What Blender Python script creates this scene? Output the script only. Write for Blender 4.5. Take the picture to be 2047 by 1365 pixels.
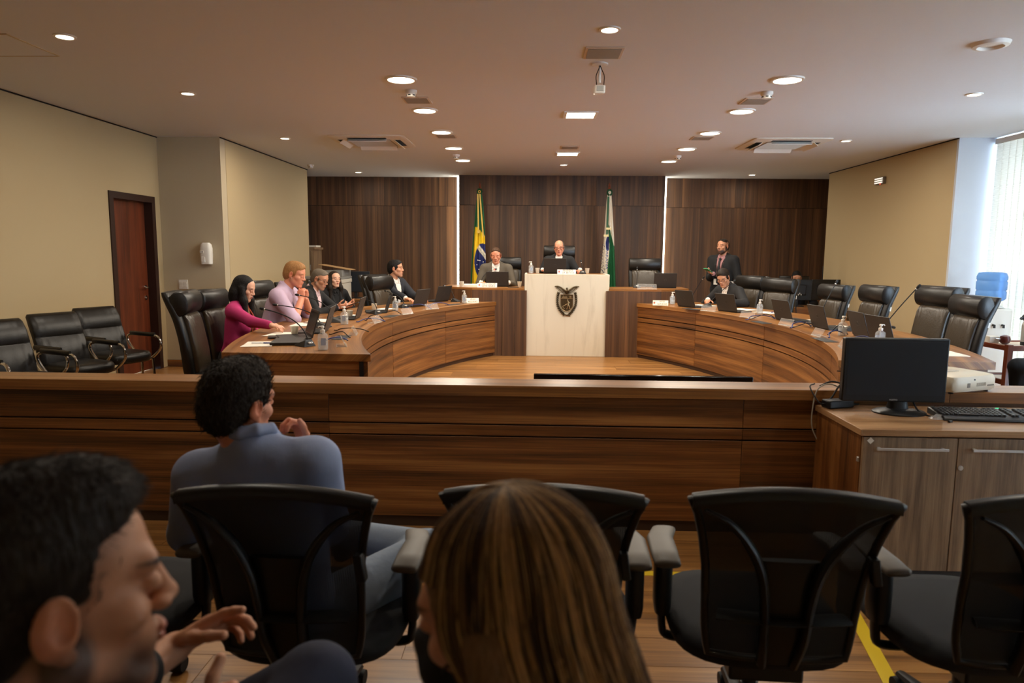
import bpy, math, random
import numpy as np
from mathutils import Vector, Matrix, Euler
for o in list(bpy.data.objects): bpy.data.objects.remove(o)
SC = bpy.context.scene
COL = SC.collection
R = math.radians
random.seed(7)

# ------------------------------------------------------------------ camera, sky, exposure
CAMZ = 1.48
cam = bpy.data.cameras.new('camera'); camo = bpy.data.objects.new('camera', cam); COL.objects.link(camo)
cam.sensor_width = 36; cam.lens = 1400 / 2047 * 36; cam.clip_start = .05; cam.clip_end = 200
_x = Vector((0.99946744, 0.0315232, 0.00843361)); _y = -Vector((0.01229311, -0.12432183, -0.99216579)); _z = -Vector((-0.03022776, 0.99174108, -0.12464314))
camo.matrix_world = Matrix(((_x[0], _y[0], _z[0], 0), (_x[1], _y[1], _z[1], 0), (_x[2], _y[2], _z[2], CAMZ), (0, 0, 0, 1)))
cam.dof.use_dof = True; cam.dof.focus_distance = 7.5; cam.dof.aperture_fstop = 4.0
SC.camera = camo
W = bpy.data.worlds.new('sky'); SC.world = W; W.use_nodes = True
W.node_tree.nodes['Background'].inputs[0].default_value = (.58, .77, 1.0, 1)
W.node_tree.nodes['Background'].inputs[1].default_value = 20.0
SC.view_settings.view_transform = 'Standard'; SC.view_settings.look = 'None'
SC.view_settings.exposure = 0.0; SC.view_settings.gamma = 1.0; SC.view_settings.use_curve_mapping = False
SC.cycles.max_bounces = 8; SC.cycles.diffuse_bounces = 4; SC.cycles.glossy_bounces = 3
SC.cycles.transmission_bounces = 8; SC.cycles.transparent_max_bounces = 12
SC.cycles.sample_clamp_indirect = 4.0; SC.cycles.caustics_reflective = False; SC.cycles.caustics_refractive = False
SC.cycles.use_denoising = True
WARM = (1.0, .90, .75)
P_BIG, P_SMALL, P_SQ = 27.0, 11.0, 27.0
E_LAMP = 14.0

# ------------------------------------------------------------------ materials
def srgb(r, g, b):
    f = lambda c: (c / 255 / 12.92) if c <= 10 else ((c / 255 + .055) / 1.055) ** 2.4
    return (f(r), f(g), f(b))
MATS = {}
def mat(name, col=(128, 128, 128), rough=.5, metal=0, bump=0, bscale=60, spec=.5, var=0, emit=None, estr=0, alpha=1, trans=0, ior=1.45, coat=0, bvec=(1, 1, 1), bdist=.004):
    if name in MATS: return MATS[name]
    m = bpy.data.materials.new(name); m.use_nodes = True; nt = m.node_tree; b = nt.nodes['Principled BSDF']
    c = srgb(*col)
    b.inputs['Base Color'].default_value = (*c, 1); b.inputs['Roughness'].default_value = rough; b.inputs['Metallic'].default_value = metal
    b.inputs['Specular IOR Level'].default_value = spec; b.inputs['IOR'].default_value = ior
    b.inputs['Transmission Weight'].default_value = trans; b.inputs['Alpha'].default_value = alpha; b.inputs['Coat Weight'].default_value = coat
    if emit: b.inputs['Emission Color'].default_value = (*emit, 1); b.inputs['Emission Strength'].default_value = estr
    if bump or var:
        tc = nt.nodes.new('ShaderNodeTexCoord'); mp = nt.nodes.new('ShaderNodeMapping'); mp.inputs['Scale'].default_value = bvec
        nt.links.new(tc.outputs['Object'], mp.inputs[0])
        n = nt.nodes.new('ShaderNodeTexNoise'); n.inputs['Scale'].default_value = bscale; n.inputs['Detail'].default_value = 4
        nt.links.new(mp.outputs[0], n.inputs['Vector'])
        if bump:
            bp = nt.nodes.new('ShaderNodeBump'); bp.inputs['Strength'].default_value = bump; bp.inputs['Distance'].default_value = bdist
            nt.links.new(n.outputs['Fac'], bp.inputs['Height']); nt.links.new(bp.outputs[0], b.inputs['Normal'])
        if var:
            mx = nt.nodes.new('ShaderNodeMix'); mx.data_type = 'RGBA'
            mx.inputs[6].default_value = (*[v * (1 - var) for v in c], 1); mx.inputs[7].default_value = (*[min(1, v * (1 + var)) for v in c], 1)
            nt.links.new(n.outputs['Fac'], mx.inputs[0]); nt.links.new(mx.outputs[2], b.inputs['Base Color'])
    MATS[name] = m
    return m
def wood(name, dark, mid, light, rough=.42, su=.7, sv=10, vary=.25, coat=0):
    m = bpy.data.materials.new(name); m.use_nodes = True; nt = m.node_tree; N = nt.nodes.new; L = nt.links.new; b = nt.nodes['Principled BSDF']
    tc = N('ShaderNodeTexCoord'); oi = N('ShaderNodeObjectInfo')
    mp = N('ShaderNodeMapping'); mp.inputs['Scale'].default_value = (su, sv, 1)
    off = N('ShaderNodeMath'); off.operation = 'MULTIPLY'; off.inputs[1].default_value = 97
    cb = N('ShaderNodeCombineXYZ'); L(oi.outputs['Random'], off.inputs[0]); L(off.outputs[0], cb.inputs[0]); L(off.outputs[0], cb.inputs[1])
    L(tc.outputs['UV'], mp.inputs[0]); L(cb.outputs[0], mp.inputs['Location'])
    n1 = N('ShaderNodeTexNoise'); n1.inputs['Scale'].default_value = 1; n1.inputs['Detail'].default_value = 7; n1.inputs['Roughness'].default_value = .66; n1.inputs['Distortion'].default_value = .15
    L(mp.outputs[0], n1.inputs['Vector'])
    mp2 = N('ShaderNodeMapping'); mp2.inputs['Scale'].default_value = (su * 2.2, sv * 16, 1); L(tc.outputs['UV'], mp2.inputs[0]); L(cb.outputs[0], mp2.inputs['Location'])
    n2 = N('ShaderNodeTexNoise'); n2.inputs['Scale'].default_value = 1; n2.inputs['Detail'].default_value = 3; L(mp2.outputs[0], n2.inputs['Vector'])
    ma = N('ShaderNodeMath'); ma.operation = 'MULTIPLY_ADD'; ma.inputs[1].default_value = .34; L(n2.outputs['Fac'], ma.inputs[0]); L(n1.outputs['Fac'], ma.inputs[2])
    rp = N('ShaderNodeValToRGB'); e = rp.color_ramp.elements
    e[0].position = .50; e[0].color = (*srgb(*dark), 1); e[1].position = .86; e[1].color = (*srgb(*light), 1)
    q = e.new(.67); q.color = (*srgb(*mid), 1)
    L(ma.outputs[0], rp.inputs[0])
    hv = N('ShaderNodeHueSaturation'); mr = N('ShaderNodeMapRange'); mr.inputs[3].default_value = 1 - vary; mr.inputs[4].default_value = 1 + vary
    L(oi.outputs['Random'], mr.inputs[0]); L(mr.outputs[0], hv.inputs['Value']); L(rp.outputs[0], hv.inputs['Color'])
    L(hv.outputs[0], b.inputs['Base Color']); b.inputs['Roughness'].default_value = rough; b.inputs['Coat Weight'].default_value = coat
    bp = N('ShaderNodeBump'); bp.inputs['Strength'].default_value = .12; bp.inputs['Distance'].default_value = .002; L(n2.outputs['Fac'], bp.inputs['Height']); L(bp.outputs[0], b.inputs['Normal'])
    MATS[name] = m
    return m

# ------------------------------------------------------------------ mesh builder
def rotm(rx=0, ry=0, rz=0): return Euler((rx, ry, rz)).to_matrix()
class MB:
    def __init__(s): s.v = []; s.f = []; s.uv = {}
    def add(s, vs, fs):
        n = len(s.v); s.v += [tuple(p) for p in vs]; s.f += [tuple(i + n for i in f) for f in fs]; return s
    def box(s, c, d, rot=None, taper=1.0):
        x, y, z = d[0] / 2, d[1] / 2, d[2] / 2
        vs = [Vector((a * x * (taper if k > 0 else 1), b * y * (taper if k > 0 else 1), k * z)) for k in (-1, 1) for b in (-1, 1) for a in (-1, 1)]
        if rot is not None: vs = [rot @ p for p in vs]
        c = Vector(c)
        return s.add([p + c for p in vs], [(0, 2, 3, 1), (4, 5, 7, 6), (0, 1, 5, 4), (2, 6, 7, 3), (0, 4, 6, 2), (1, 3, 7, 5)])
    def b2(s, lo, hi):
        return s.box([(a + b) / 2 for a, b in zip(lo, hi)], [b - a for a, b in zip(lo, hi)])
    def lathe(s, prof, n=16, c=(0, 0, 0), rot=None, cap=True):
        vs = []; fs = []
        for r, z in prof:
            for i in range(n):
                a = 2 * math.pi * i / n; vs.append(Vector((r * math.cos(a), r * math.sin(a), z)))
        for k in range(len(prof) - 1):
            for i in range(n):
                j = (i + 1) % n; fs.append((k * n + i, k * n + j, (k + 1) * n + j, (k + 1) * n + i))
        if cap: fs.append(tuple(range(n - 1, -1, -1))); fs.append(tuple(range((len(prof) - 1) * n, len(prof) * n)))
        if rot is not None: vs = [rot @ p for p in vs]
        c = Vector(c)
        return s.add([p + c for p in vs], fs)
    def tube(s, pts, r, n=8, closed=False, flat=1.0):
        P = [Vector(p) for p in pts]; m = len(P); vs = []; fs = []
        rr = r if isinstance(r, (list, tuple)) else [r] * m
        prev = None
        for i in range(m):
            if closed: t = P[(i + 1) % m] - P[i - 1]
            else: t = P[min(i + 1, m - 1)] - P[max(i - 1, 0)]
            t.normalize()
            if prev is None:
                u = t.cross(Vector((0, 0, 1)))
                if u.length < .1: u = t.cross(Vector((0, 1, 0)))
            else: u = prev - t * prev.dot(t)
            if u.length < 1e-5: u = t.cross(Vector((1, 0, .3)))
            u.normalize(); w = t.cross(u); prev = u
            for k in range(n):
                a = 2 * math.pi * k / n; vs.append(P[i] + u * (rr[i] * math.cos(a)) + w * (rr[i] * flat * math.sin(a)))
        for i in range(m if closed else m - 1):
            j = (i + 1) % m
            for k in range(n):
                l = (k + 1) % n; fs.append((i * n + k, i * n + l, j * n + l, j * n + k))
        if not closed: fs.append(tuple(range(n - 1, -1, -1))); fs.append(tuple(range((m - 1) * n, m * n)))
        return s.add(vs, fs)
    def loft(s, rings, cap=True):
        n = len(rings[0]); vs = [p for r in rings for p in r]; fs = []
        for i in range(len(rings) - 1):
            for k in range(n):
                l = (k + 1) % n; fs.append((i * n + k, i * n + l, (i + 1) * n + l, (i + 1) * n + k))
        if cap: fs.append(tuple(range(n - 1, -1, -1))); fs.append(tuple(range((len(rings) - 1) * n, len(rings) * n)))
        return s.add(vs, fs)
    def prism(s, poly, z0, z1):
        n = len(poly)
        return s.add([(x, y, z0) for x, y in poly] + [(x, y, z1) for x, y in poly],
                     [tuple(range(n - 1, -1, -1)), tuple(range(n, 2 * n))] + [(i, (i + 1) % n, n + (i + 1) % n, n + i) for i in range(n)])
    def xf(s, M):
        s.v = [tuple(M @ Vector(p)) for p in s.v]; return s
    def mesh(s, name, m, grain='x', smooth=35, uvf=None):
        me = bpy.data.meshes.new(name); me.from_pydata(s.v, [], s.f); me.update()
        if m is not None: me.materials.append(m)
        if len(me.loops):
            V = np.array(s.v, dtype=np.float32); li = np.empty(len(me.loops), np.int32); me.loops.foreach_get('vertex_index', li)
            co = V[li]
            if uvf is not None: uv = np.array([uvf(p) for p in s.v], np.float32)[li]
            else:
                nr = np.empty(len(me.polygons) * 3, np.float32); me.polygons.foreach_get('normal', nr); nr = np.abs(nr.reshape(-1, 3))
                lt = np.empty(len(me.polygons), np.int32); me.polygons.foreach_get('loop_total', lt)
                ax = np.repeat(nr.argmax(1), lt); g = 'xyz'.index(grain); uv = np.empty((len(li), 2), np.float32)
                for a in range(3):
                    k = ax == a; oth = [q for q in range(3) if q != a]
                    gu = g if g != a else oth[0]; gv = [q for q in oth if q != gu][0]
                    uv[k, 0] = co[k, gu]; uv[k, 1] = co[k, gv] + (.37 * a)
            me.uv_layers.new(name='UVMap').data.foreach_set('uv', uv.ravel())
        if smooth:
            me.polygons.foreach_set('use_smooth', [True] * len(me.polygons))
            if smooth < 180: me.set_sharp_from_angle(angle=R(smooth))
        return me
    def build(s, name, m, parent=None, grain='x', smooth=35, uvf=None, bev=0, loc=None):
        return link(name, s.mesh(name, m, grain, smooth, uvf), parent, bev, loc)
def link(name, me, parent=None, bev=0, loc=None):
    o = bpy.data.objects.new(name, me); COL.objects.link(o)
    if parent is not None: o.parent = parent
    if loc is not None: o.location = loc
    if bev:
        md = o.modifiers.new('b', 'BEVEL'); md.width = bev; md.segments = 2; md.limit_method = 'ANGLE'; md.angle_limit = R(40)
    return o
def thing(name, label, cat, loc=(0, 0, 0), rz=0, group=None):
    o = bpy.data.objects.new(name, None); COL.objects.link(o); o.empty_display_size = .1
    o.location = loc; o.rotation_euler = (0, 0, rz); o['label'] = label; o['category'] = cat
    if group: o['group'] = group
    return o
def tag(o, label, cat, group=None):
    o['label'] = label; o['category'] = cat
    if group: o['group'] = group
    return o
def struct(o): o['kind'] = 'structure'; return o
def dup(root, loc, rz, label, group=None, skip=()):
    r = root.copy(); COL.objects.link(r); r.location = loc; r.rotation_euler = (root.rotation_euler[0], root.rotation_euler[1], rz); r['label'] = label
    if group: r['group'] = group
    def cp(a, b):
        for ch in a.children:
            if ch.name.split('.')[0] in skip: continue
            c = ch.copy(); COL.objects.link(c); c.parent = b; cp(ch, c)
    cp(root, r)
    return r
def sell(cx, cy, cz, w, t, n=20, e=3.0, up=None):
    """superellipse ring in the XY plane of a frame"""
    out = []
    for i in range(n):
        a = 2 * math.pi * i / n; c, s_ = math.cos(a), math.sin(a)
        out.append(Vector((cx + w * math.copysign(abs(c) ** (2 / e), c), cy + t * math.copysign(abs(s_) ** (2 / e), s_), cz)))
    return out
def catmull(P, n=8):
    P = [Vector(p) for p in P]; Q = [P[0] * 2 - P[1]] + P + [P[-1] * 2 - P[-2]]; out = []
    for i in range(1, len(Q) - 2):
        for k in range(n):
            t = k / n; a, b, c, d = Q[i - 1:i + 3]
            out.append(.5 * ((2 * b) + (c - a) * t + (2 * a - 5 * b + 4 * c - d) * t * t + (3 * b - a - 3 * c + d) * t ** 3))
    return out + [P[-1]]

# ------------------------------------------------------------------ lettering (flat text turned to meshes once, while the scene is empty)
TEXTS = ['PRESIDENTE', 'DR. BATISTA', 'DIRETOR GERAL PCPR', 'NESTOR WERNER JR.', 'DEPUTADO', 'MARCIO PACHECO', 'GILSON DE SOUZA', 'POSITIVO', 'ORDEM E PROGRESSO', 'PARANA', 'TERMOLAR', 'ALCOOL GEL', '70%', 'SOAP']
def make_texts():
    d = {}; obs = []
    for t in TEXTS:
        cu = bpy.data.curves.new('t', 'FONT'); cu.body = t; cu.align_x = 'CENTER'; cu.align_y = 'CENTER'; cu.size = 1; cu.extrude = .01; cu.resolution_u = 2
        if t not in ('ORDEM E PROGRESSO',): cu.offset = .012
        o = bpy.data.objects.new('t', cu); COL.objects.link(o); obs.append((t, o))
    dg = bpy.context.evaluated_depsgraph_get()
    for t, o in obs:
        d[t] = bpy.data.meshes.new_from_object(o.evaluated_get(dg))
    for t, o in obs: bpy.data.objects.remove(o)
    return d
TX = make_texts()
def text(name, t, size, M, m, parent, width=None):
    """M places the text plane (x right, y up, z out of the face)"""
    me = TX[t].copy(); me.materials.clear(); me.materials.append(m)
    co = np.empty(len(me.vertices) * 3, np.float32); me.vertices.foreach_get('co', co); co = co.reshape(-1, 3)
    s = size
    sx = s if width is None else width / max(1e-6, (co[:, 0].max() - co[:, 0].min()))
    co = co * np.array([sx, s, .02]); me.vertices.foreach_set('co', co.ravel().astype(np.float32)); me.transform(M); me.update()
    return link(name, me, parent)
def plane_m(o, x, y):
    x = Vector(x).normalized(); y = Vector(y).normalized(); z = x.cross(y)
    return Matrix(((x[0], y[0], z[0], o[0]), (x[1], y[1], z[1], o[1]), (x[2], y[2], z[2], o[2]), (0, 0, 0, 1)))

WALNUT = wood('walnut_laminate', (62, 35, 15), (114, 69, 30), (160, 108, 56), rough=.42, su=.38, sv=11, vary=.12)
WALNUT_V = wood('walnut_wall_plank', (56, 34, 17), (80, 51, 27), (114, 78, 47), rough=.6, su=.22, sv=9, vary=.2)
DESKTOP = wood('desk_top_laminate', (94, 58, 27), (138, 90, 44), (174, 122, 66), rough=.32, su=.4, sv=12, vary=.05)
OAK = wood('cabinet_oak', (98, 76, 54), (134, 106, 78), (162, 134, 102), rough=.5, su=1.2, sv=22, vary=.06)
OAKTOP = wood('cabinet_top_oak', (120, 86, 56), (158, 118, 80), (188, 148, 108), rough=.35, su=.8, sv=12, vary=.05)
FLOORW = wood('floor_plank', (98, 64, 32), (140, 96, 50), (172, 124, 70), rough=.33, su=.6, sv=14, vary=.16)
DOORW = wood('door_wood', (70, 30, 14), (98, 44, 22), (120, 58, 30), rough=.4, su=.6, sv=8, vary=.02)
MAHOG = wood('trolley_wood', (74, 32, 18), (110, 52, 30), (134, 70, 42), rough=.3, su=1, sv=12)
WALL = mat('wall_paint', (185, 164, 126), .9, bump=.05, bscale=120)
CEIL = mat('ceiling_paint', (217, 217, 217), .95)
PIER = mat('pier_paint', (188, 172, 144), .9)
WHITEP = mat('white_paint', (226, 228, 230), .8)
PIERW = mat('pier_white', (200, 203, 208), .85)
BLACKP = mat('black_plastic', (16, 16, 17), .42)
BLACKM = mat('black_matte', (12, 12, 13), .7)
DGREY = mat('dark_grey_plastic', (38, 37, 36), .45)
LEATHER = mat('black_leather', (24, 21, 18), .38, bump=.25, bscale=90, bdist=.003)
LEATHF = mat('worn_sheen_leather', (56, 46, 33), .36, bump=.35, bscale=55, bdist=.004, var=.12)  # wear and the olive-brown reflection on the cushions, both put into the colour
CHROME = mat('chrome', (215, 215, 215), .12, 1)
STEEL = mat('brushed_steel', (206, 204, 200), .42, .75)
WHITEPL = mat('white_plastic', (228, 224, 215), .35)
PAPER = mat('paper', (236, 228, 214), .8)
ACRYL = mat('clear_acrylic', (225, 225, 225), .08, alpha=.10)
CLEAR = mat('clear_bottle', (225, 230, 230), .06, alpha=.26)
GEL = mat('clear_gel', (200, 208, 210), .05, alpha=.38)
TRCUP = bpy.data.materials.new('cup_white'); TRCUP.use_nodes = True; _n = TRCUP.node_tree; _d = _n.nodes.new('ShaderNodeBsdfTranslucent'); _d.inputs[0].default_value = (*srgb(236, 230, 218), 1); _m = _n.nodes.new('ShaderNodeMixShader'); _m.inputs[0].default_value = .45; _n.nodes['Principled BSDF'].inputs['Base Color'].default_value = (*srgb(236, 230, 218), 1); _n.links.new(_n.nodes['Principled BSDF'].outputs[0], _m.inputs[1]); _n.links.new(_d.outputs[0], _m.inputs[2]); _n.links.new(_m.outputs[0], _n.nodes['Material Output'].inputs[0]); MATS['cup_white'] = TRCUP
BLUEC = mat('blue_cable', (40, 55, 110), .4)
YELLOW = mat('yellow_tape', (214, 178, 28), .55)
GROOVE = mat('groove_black', (14, 9, 6), .8)
RUBBER = mat('rubber', (20, 20, 20), .8)
INK = mat('ink_black', (30, 28, 28), .7)
REDINK = mat('ink_red', (170, 60, 40), .7)
# ------------------------------------------------------------------ room shell
CZ = 2.88
fl = struct(MB().b2((-5.6, -1.6, -.1), (6.2, 13.7, -.004)).build('floor', FLOORW, smooth=0))
def planks(x0, x1, y0, y1, w=.19, ln=1.22):
    me = MB().b2((0, 0, -.004), (ln - .003, w - .0025, 0)).mesh('floor_board', FLOORW, 'x', 0); n = 0; r = 0; y = y0
    while y < y1:
        x = x0 - (r * .43 % 1) * ln
        while x < x1:
            link('floor_board', me, fl, 0, (x, y, 0)); x += ln; n += 1
        y += w; r += 1
    return n
planks(-2.2, 2.6, 1.25, 3.62)
planks(-1.75, 2.6, 4.6, 10.12, .29, 1.83)
ce = struct(MB().b2((-5.6, -1.6, CZ), (6.2, 13.7, CZ + .1)).build('ceiling', CEIL, smooth=0))
def wall(name, lo, hi, m): return struct(MB().b2(lo, hi).build(name, m, smooth=0))
wl = wall('wall_left', (-4.85, -1.6, 0), (-4.71, 7.723, CZ), WALL)
MB().b2((-4.85, 7.723, 2.135), (-4.71, 8.664, CZ)).build('wall_above_door', WALL, wl, smooth=0)
MB().b2((-4.85, 8.664, 0), (-4.71, 8.80, CZ)).build('wall_beside_door', WALL, wl, smooth=0)
wall('wall_left_pier', (-5.6, 8.80, 0), (-3.915, 8.95, CZ), PIER)
wall('wall_left_rear', (-4.065, 8.951, 0), (-3.912, 12.16, CZ), WALL)
wall('wall_left_niche', (-5.6, 8.951, 0), (-5.5, 13.4, CZ), WALL)
wall('wall_right', (5.0, 8.70, 0), (5.16, 12.33, CZ), WALL)
wall('wall_right_pier', (5.162, 8.70, 0), (5.60, 8.80, CZ), PIERW)
MB().b2((5.0, 8.66, 0), (5.60, 8.699, CZ)).build('pier_face', PIERW, bpy.data.objects['wall_right_pier'], smooth=0)
wall('wall_right_niche', (6.1, 12.2, 0), (6.2, 13.4, CZ), WALL)
wall('wall_right_return', (5.161, 12.2, 0), (6.1, 12.33, CZ), WALL)
wall('wall_rear', (-5.6, -1.7, 0), (6.2, -1.6, CZ), WALL)
struct(MB().b2((-4.712, -1.6, CZ - .012), (-4.70, 8.8, CZ - .001)).build('shadow_line_1', GROOVE, smooth=0))  # dark strips standing in for the shadow gap where walls meet ceiling
struct(MB().b2((-3.914, 8.8, CZ - .012), (-3.90, 12.16, CZ - .001)).build('shadow_line_2', GROOVE, smooth=0))
struct(MB().b2((4.99, 8.66, CZ - .012), (5.002, 12.33, CZ - .001)).build('shadow_line_3', GROOVE, smooth=0))
struct(MB().b2((-4.71, 8.785, 0), (-3.9, 8.80, .085)).build('baseboard_left', WALNUT, smooth=0))
struct(MB().b2((-4.71, 3.0, 0), (-4.695, 7.72, .085)).build('baseboard_left_front', WALNUT, smooth=0))
struct(MB().b2((4.985, 8.66, 0), (5.0, 12.33, .085)).build('baseboard_right', WALNUT, smooth=0))

# back wall: laminate planks in two tiers, centre panel stands proud of the side panels
def plank_wall(base, x0, x1, yf, seed, th=.02):
    rnd = random.Random(seed)
    for z0, z1 in ((0, 2.345), (2.351, CZ - .002)):
        x = x0
        while x < x1 - .01:
            w = rnd.choice((.13, .16, .19, .22, .27))
            if x1 - x - w < .1: w = x1 - x
            MB().b2((x + .001, yf + rnd.choice((0, .001, .002)), z0), (x + w - .001, yf + th, z1)).build('plank', WALNUT_V, base, 'z', 0)
            x += w
wb = struct(MB().b2((-5.6, 13.29, 0), (6.2, 13.4, CZ)).build('wall_back', GROOVE, smooth=0))
plank_wall(wb, -5.2, -1.30, 13.265, 3); plank_wall(wb, 2.26, 5.9, 13.265, 4)
wc = struct(MB().b2((-1.376, 12.925, 0), (2.333, 13.0, CZ)).build('wall_back_centre', GROOVE, smooth=0))
plank_wall(wc, -1.378, 2.335, 12.90, 5)
for x, lab in ((-1.41, 'vertical light strip glowing along the left edge of the proud centre panel'), (2.365, 'vertical light strip glowing along the right edge of the proud centre panel')):
    t = thing('led_strip', lab, 'light', (x, 12.97, 0), 0, 'light strips beside the centre panel')
    MB().b2((-.012, .26, .1), (.012, .28, 2.86)).build('channel', STEEL, t)
    MB().b2((-.012, .02, .1), (.012, .25, 2.86)).build('diffuser', mat('led_white', (255, 250, 235), emit=(1, .95, .80), estr=6), t, smooth=0)

# door in the left wall
dr = struct(MB().b2((-4.84, 7.80, .005), (-4.80, 8.59, 2.06)).build('door_1', DOORW, None, 'z', 0))
FR = mat('dark_frame', (48, 28, 22), .4)
fr = MB(); fr.b2((-4.85, 7.723, 0), (-4.695, 7.80, 2.135)); fr.b2((-4.85, 8.59, 0), (-4.695, 8.664, 2.135)); fr.b2((-4.85, 7.80, 2.06), (-4.695, 8.59, 2.135))
fr.build('door_frame', FR, dr, 'z', 0)
h = MB(); h.lathe([(.025, 0), (.025, .012)], 16, (-4.80, 8.52, 1.03), rotm(0, R(90))); h.tube([(-4.80, 8.52, 1.03), (-4.74, 8.52, 1.03), (-4.735, 8.50, 1.03), (-4.735, 8.41, 1.03)], .011, 8)
h.build('door_handle', CHROME, dr)
h = MB(); h.lathe([(.028, 0), (.028, .01), (.012, .01), (.012, .022)], 16, (-4.80, 8.52, .90), rotm(0, R(90))); h.build('door_lock', CHROME, dr)
# wall fittings
t = thing('soap_dispenser', 'white wall soap dispenser on the grey pier beside the door', 'dispenser', (-4.116, 8.80, 1.448))
rings = [sell(0, 0, z, w, d, 20, 3.2) for z, w, d in ((-.134, .062, .048), (-.13, .066, .052), (-.02, .072, .056), (.06, .071, .055), (.11, .062, .045), (.134, .04, .028))]
MB().loft(rings).xf(Matrix.Translation((0, -.056, 0))).build('housing', WHITEPL, t)
MB().box((-.02, -.108, -.075), (.05, .016, .07)).build('push_bar', WHITEPL, t, bev=.006)
MB().box((-.034, -.111, .018), (.05, .008, .034)).build('badge', WHITEPL, t, bev=.004)
text('badge_lettering', 'SOAP', .018, plane_m((-.034, -.1155, .018), (1, 0, 0), (0, 0, 1)), mat('badge_blue', (60, 70, 110)), t, .036)
t = thing('light_switch', 'white double light switch plate on the grey pier under the soap dispenser', 'switch', (-4.456, 8.80, 1.055))
MB().box((0, -.005, 0), (.118, .01, .118)).build('plate', WHITEPL, t, bev=.003)
for x in (-.024, .024):
    for z in (-.018, .018): MB().box((x, -.012, z), (.042, .006, .03)).build('rocker', WHITEPL, t, bev=.002)
t = thing('emergency_light', 'small emergency light fitting high on the tan right wall', 'light', (5.0, 10.48, 2.565))
MB().box((-.022, 0, 0), (.044, .26, .1)).build('housing', mat('grey_pl', (120, 112, 100), .4), t, bev=.008)
for z in (-.03, 0, .03): MB().tube([(-.047, -.11, z), (-.047, .11, z)], .009, 8).build('tube', mat('tube_white', (240, 236, 225), .3, emit=(1, .95, .85), estr=.8), t)
MB().lathe([(.006, 0), (.006, .006)], 8, (-.044, -.05, -.052), rotm(0, R(-90))).build('pilot_lamp', mat('red_led', (255, 40, 30), emit=(1, .05, .03), estr=5), t)

# window with vertical blinds along the right side
WX = 5.43
wn = struct(MB().b2((5.66, 0.2, .85), (5.70, 8.66, .95)).build('window_1', WHITEP, smooth=0))
f = MB(); f.b2((5.66, .2, 2.78), (5.70, 8.66, CZ)); f.b2((5.66, .2, .02), (5.70, 8.66, .1))
for y in (.2, 1.6, 3.0, 4.4, 5.8, 7.2, 8.58): f.b2((5.66, y, .1), (5.70, y + .06, 2.8))
f.build('window_frame', mat('alu_frame', (170, 172, 174), .4, 1), wn, smooth=0)
wall('wall_window_end', (5.43, -1.6, 0), (5.75, .2, CZ), WALL)
bt = thing('vertical_blinds', 'white fabric vertical blinds covering the tall window at the right', 'blinds', (0, 0, 0))
bm = bpy.data.materials.new('blind_fabric'); bm.use_nodes = True; nt = bm.node_tree; nt.nodes.clear()
o_ = nt.nodes.new('ShaderNodeOutputMaterial'); a_ = nt.nodes.new('ShaderNodeBsdfDiffuse'); b_ = nt.nodes.new('ShaderNodeBsdfTranslucent'); m_ = nt.nodes.new('ShaderNodeMixShader')
tc = nt.nodes.new('ShaderNodeTexCoord'); mp = nt.nodes.new('ShaderNodeMapping'); mp.inputs['Scale'].default_value = (3, 3, 120); nz = nt.nodes.new('ShaderNodeTexNoise'); nz.inputs['Scale'].default_value = 2; nz.inputs['Detail'].default_value = 3
rp = nt.nodes.new('ShaderNodeValToRGB'); rp.color_ramp.elements[0].color = (.60, .57, .50, 1); rp.color_ramp.elements[1].color = (.86, .83, .76, 1); rp.color_ramp.elements[0].position = .3; rp.color_ramp.elements[1].position = .65
L_ = nt.links.new; L_(tc.outputs['Object'], mp.inputs[0]); L_(mp.outputs[0], nz.inputs['Vector']); L_(nz.outputs['Fac'], rp.inputs[0])
L_(rp.outputs[0], a_.inputs[0]); L_(rp.outputs[0], b_.inputs[0]); L_(a_.outputs[0], m_.inputs[1]); L_(b_.outputs[0], m_.inputs[2]); L_(m_.outputs[0], o_.inputs[0]); m_.inputs[0].default_value = .5
sl = MB()
rg = []
for i in range(9):
    a = (i / 8 - .5); rg.append((a * .127, .012 * (1 - (2 * a) ** 2)))
n = len(rg)
vs = [(x, y, z) for z in (.06, 2.80) for x, y in rg] + [(x, y + .0008, z) for z in (.06, 2.80) for x, y in rg]
fs = [(i, i + 1, n + i + 1, n + i) for i in range(n - 1)] + [(2 * n + i + 1, 2 * n + i, 3 * n + i, 3 * n + i + 1) for i in range(n - 1)]
sl.add(vs, fs); slm = sl.mesh('slat', bm, 'z', 60)
y = 8.56
k = 0
while y > .3:
    s = link('slat', slm, bt); s.location = (WX, y, 0); s.rotation_euler = (0, 0, R(90 + (9 if y > 6.6 else 27) + 1.5 * math.sin(k * 1.7))); y -= .112; k += 1  # slats out of view are turned more open to let extra daylight in
MB().b2((WX - .025, .25, 2.80), (WX + .025, 8.64, 2.86)).build('head_rail', WHITEPL, bt, smooth=0)

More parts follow.
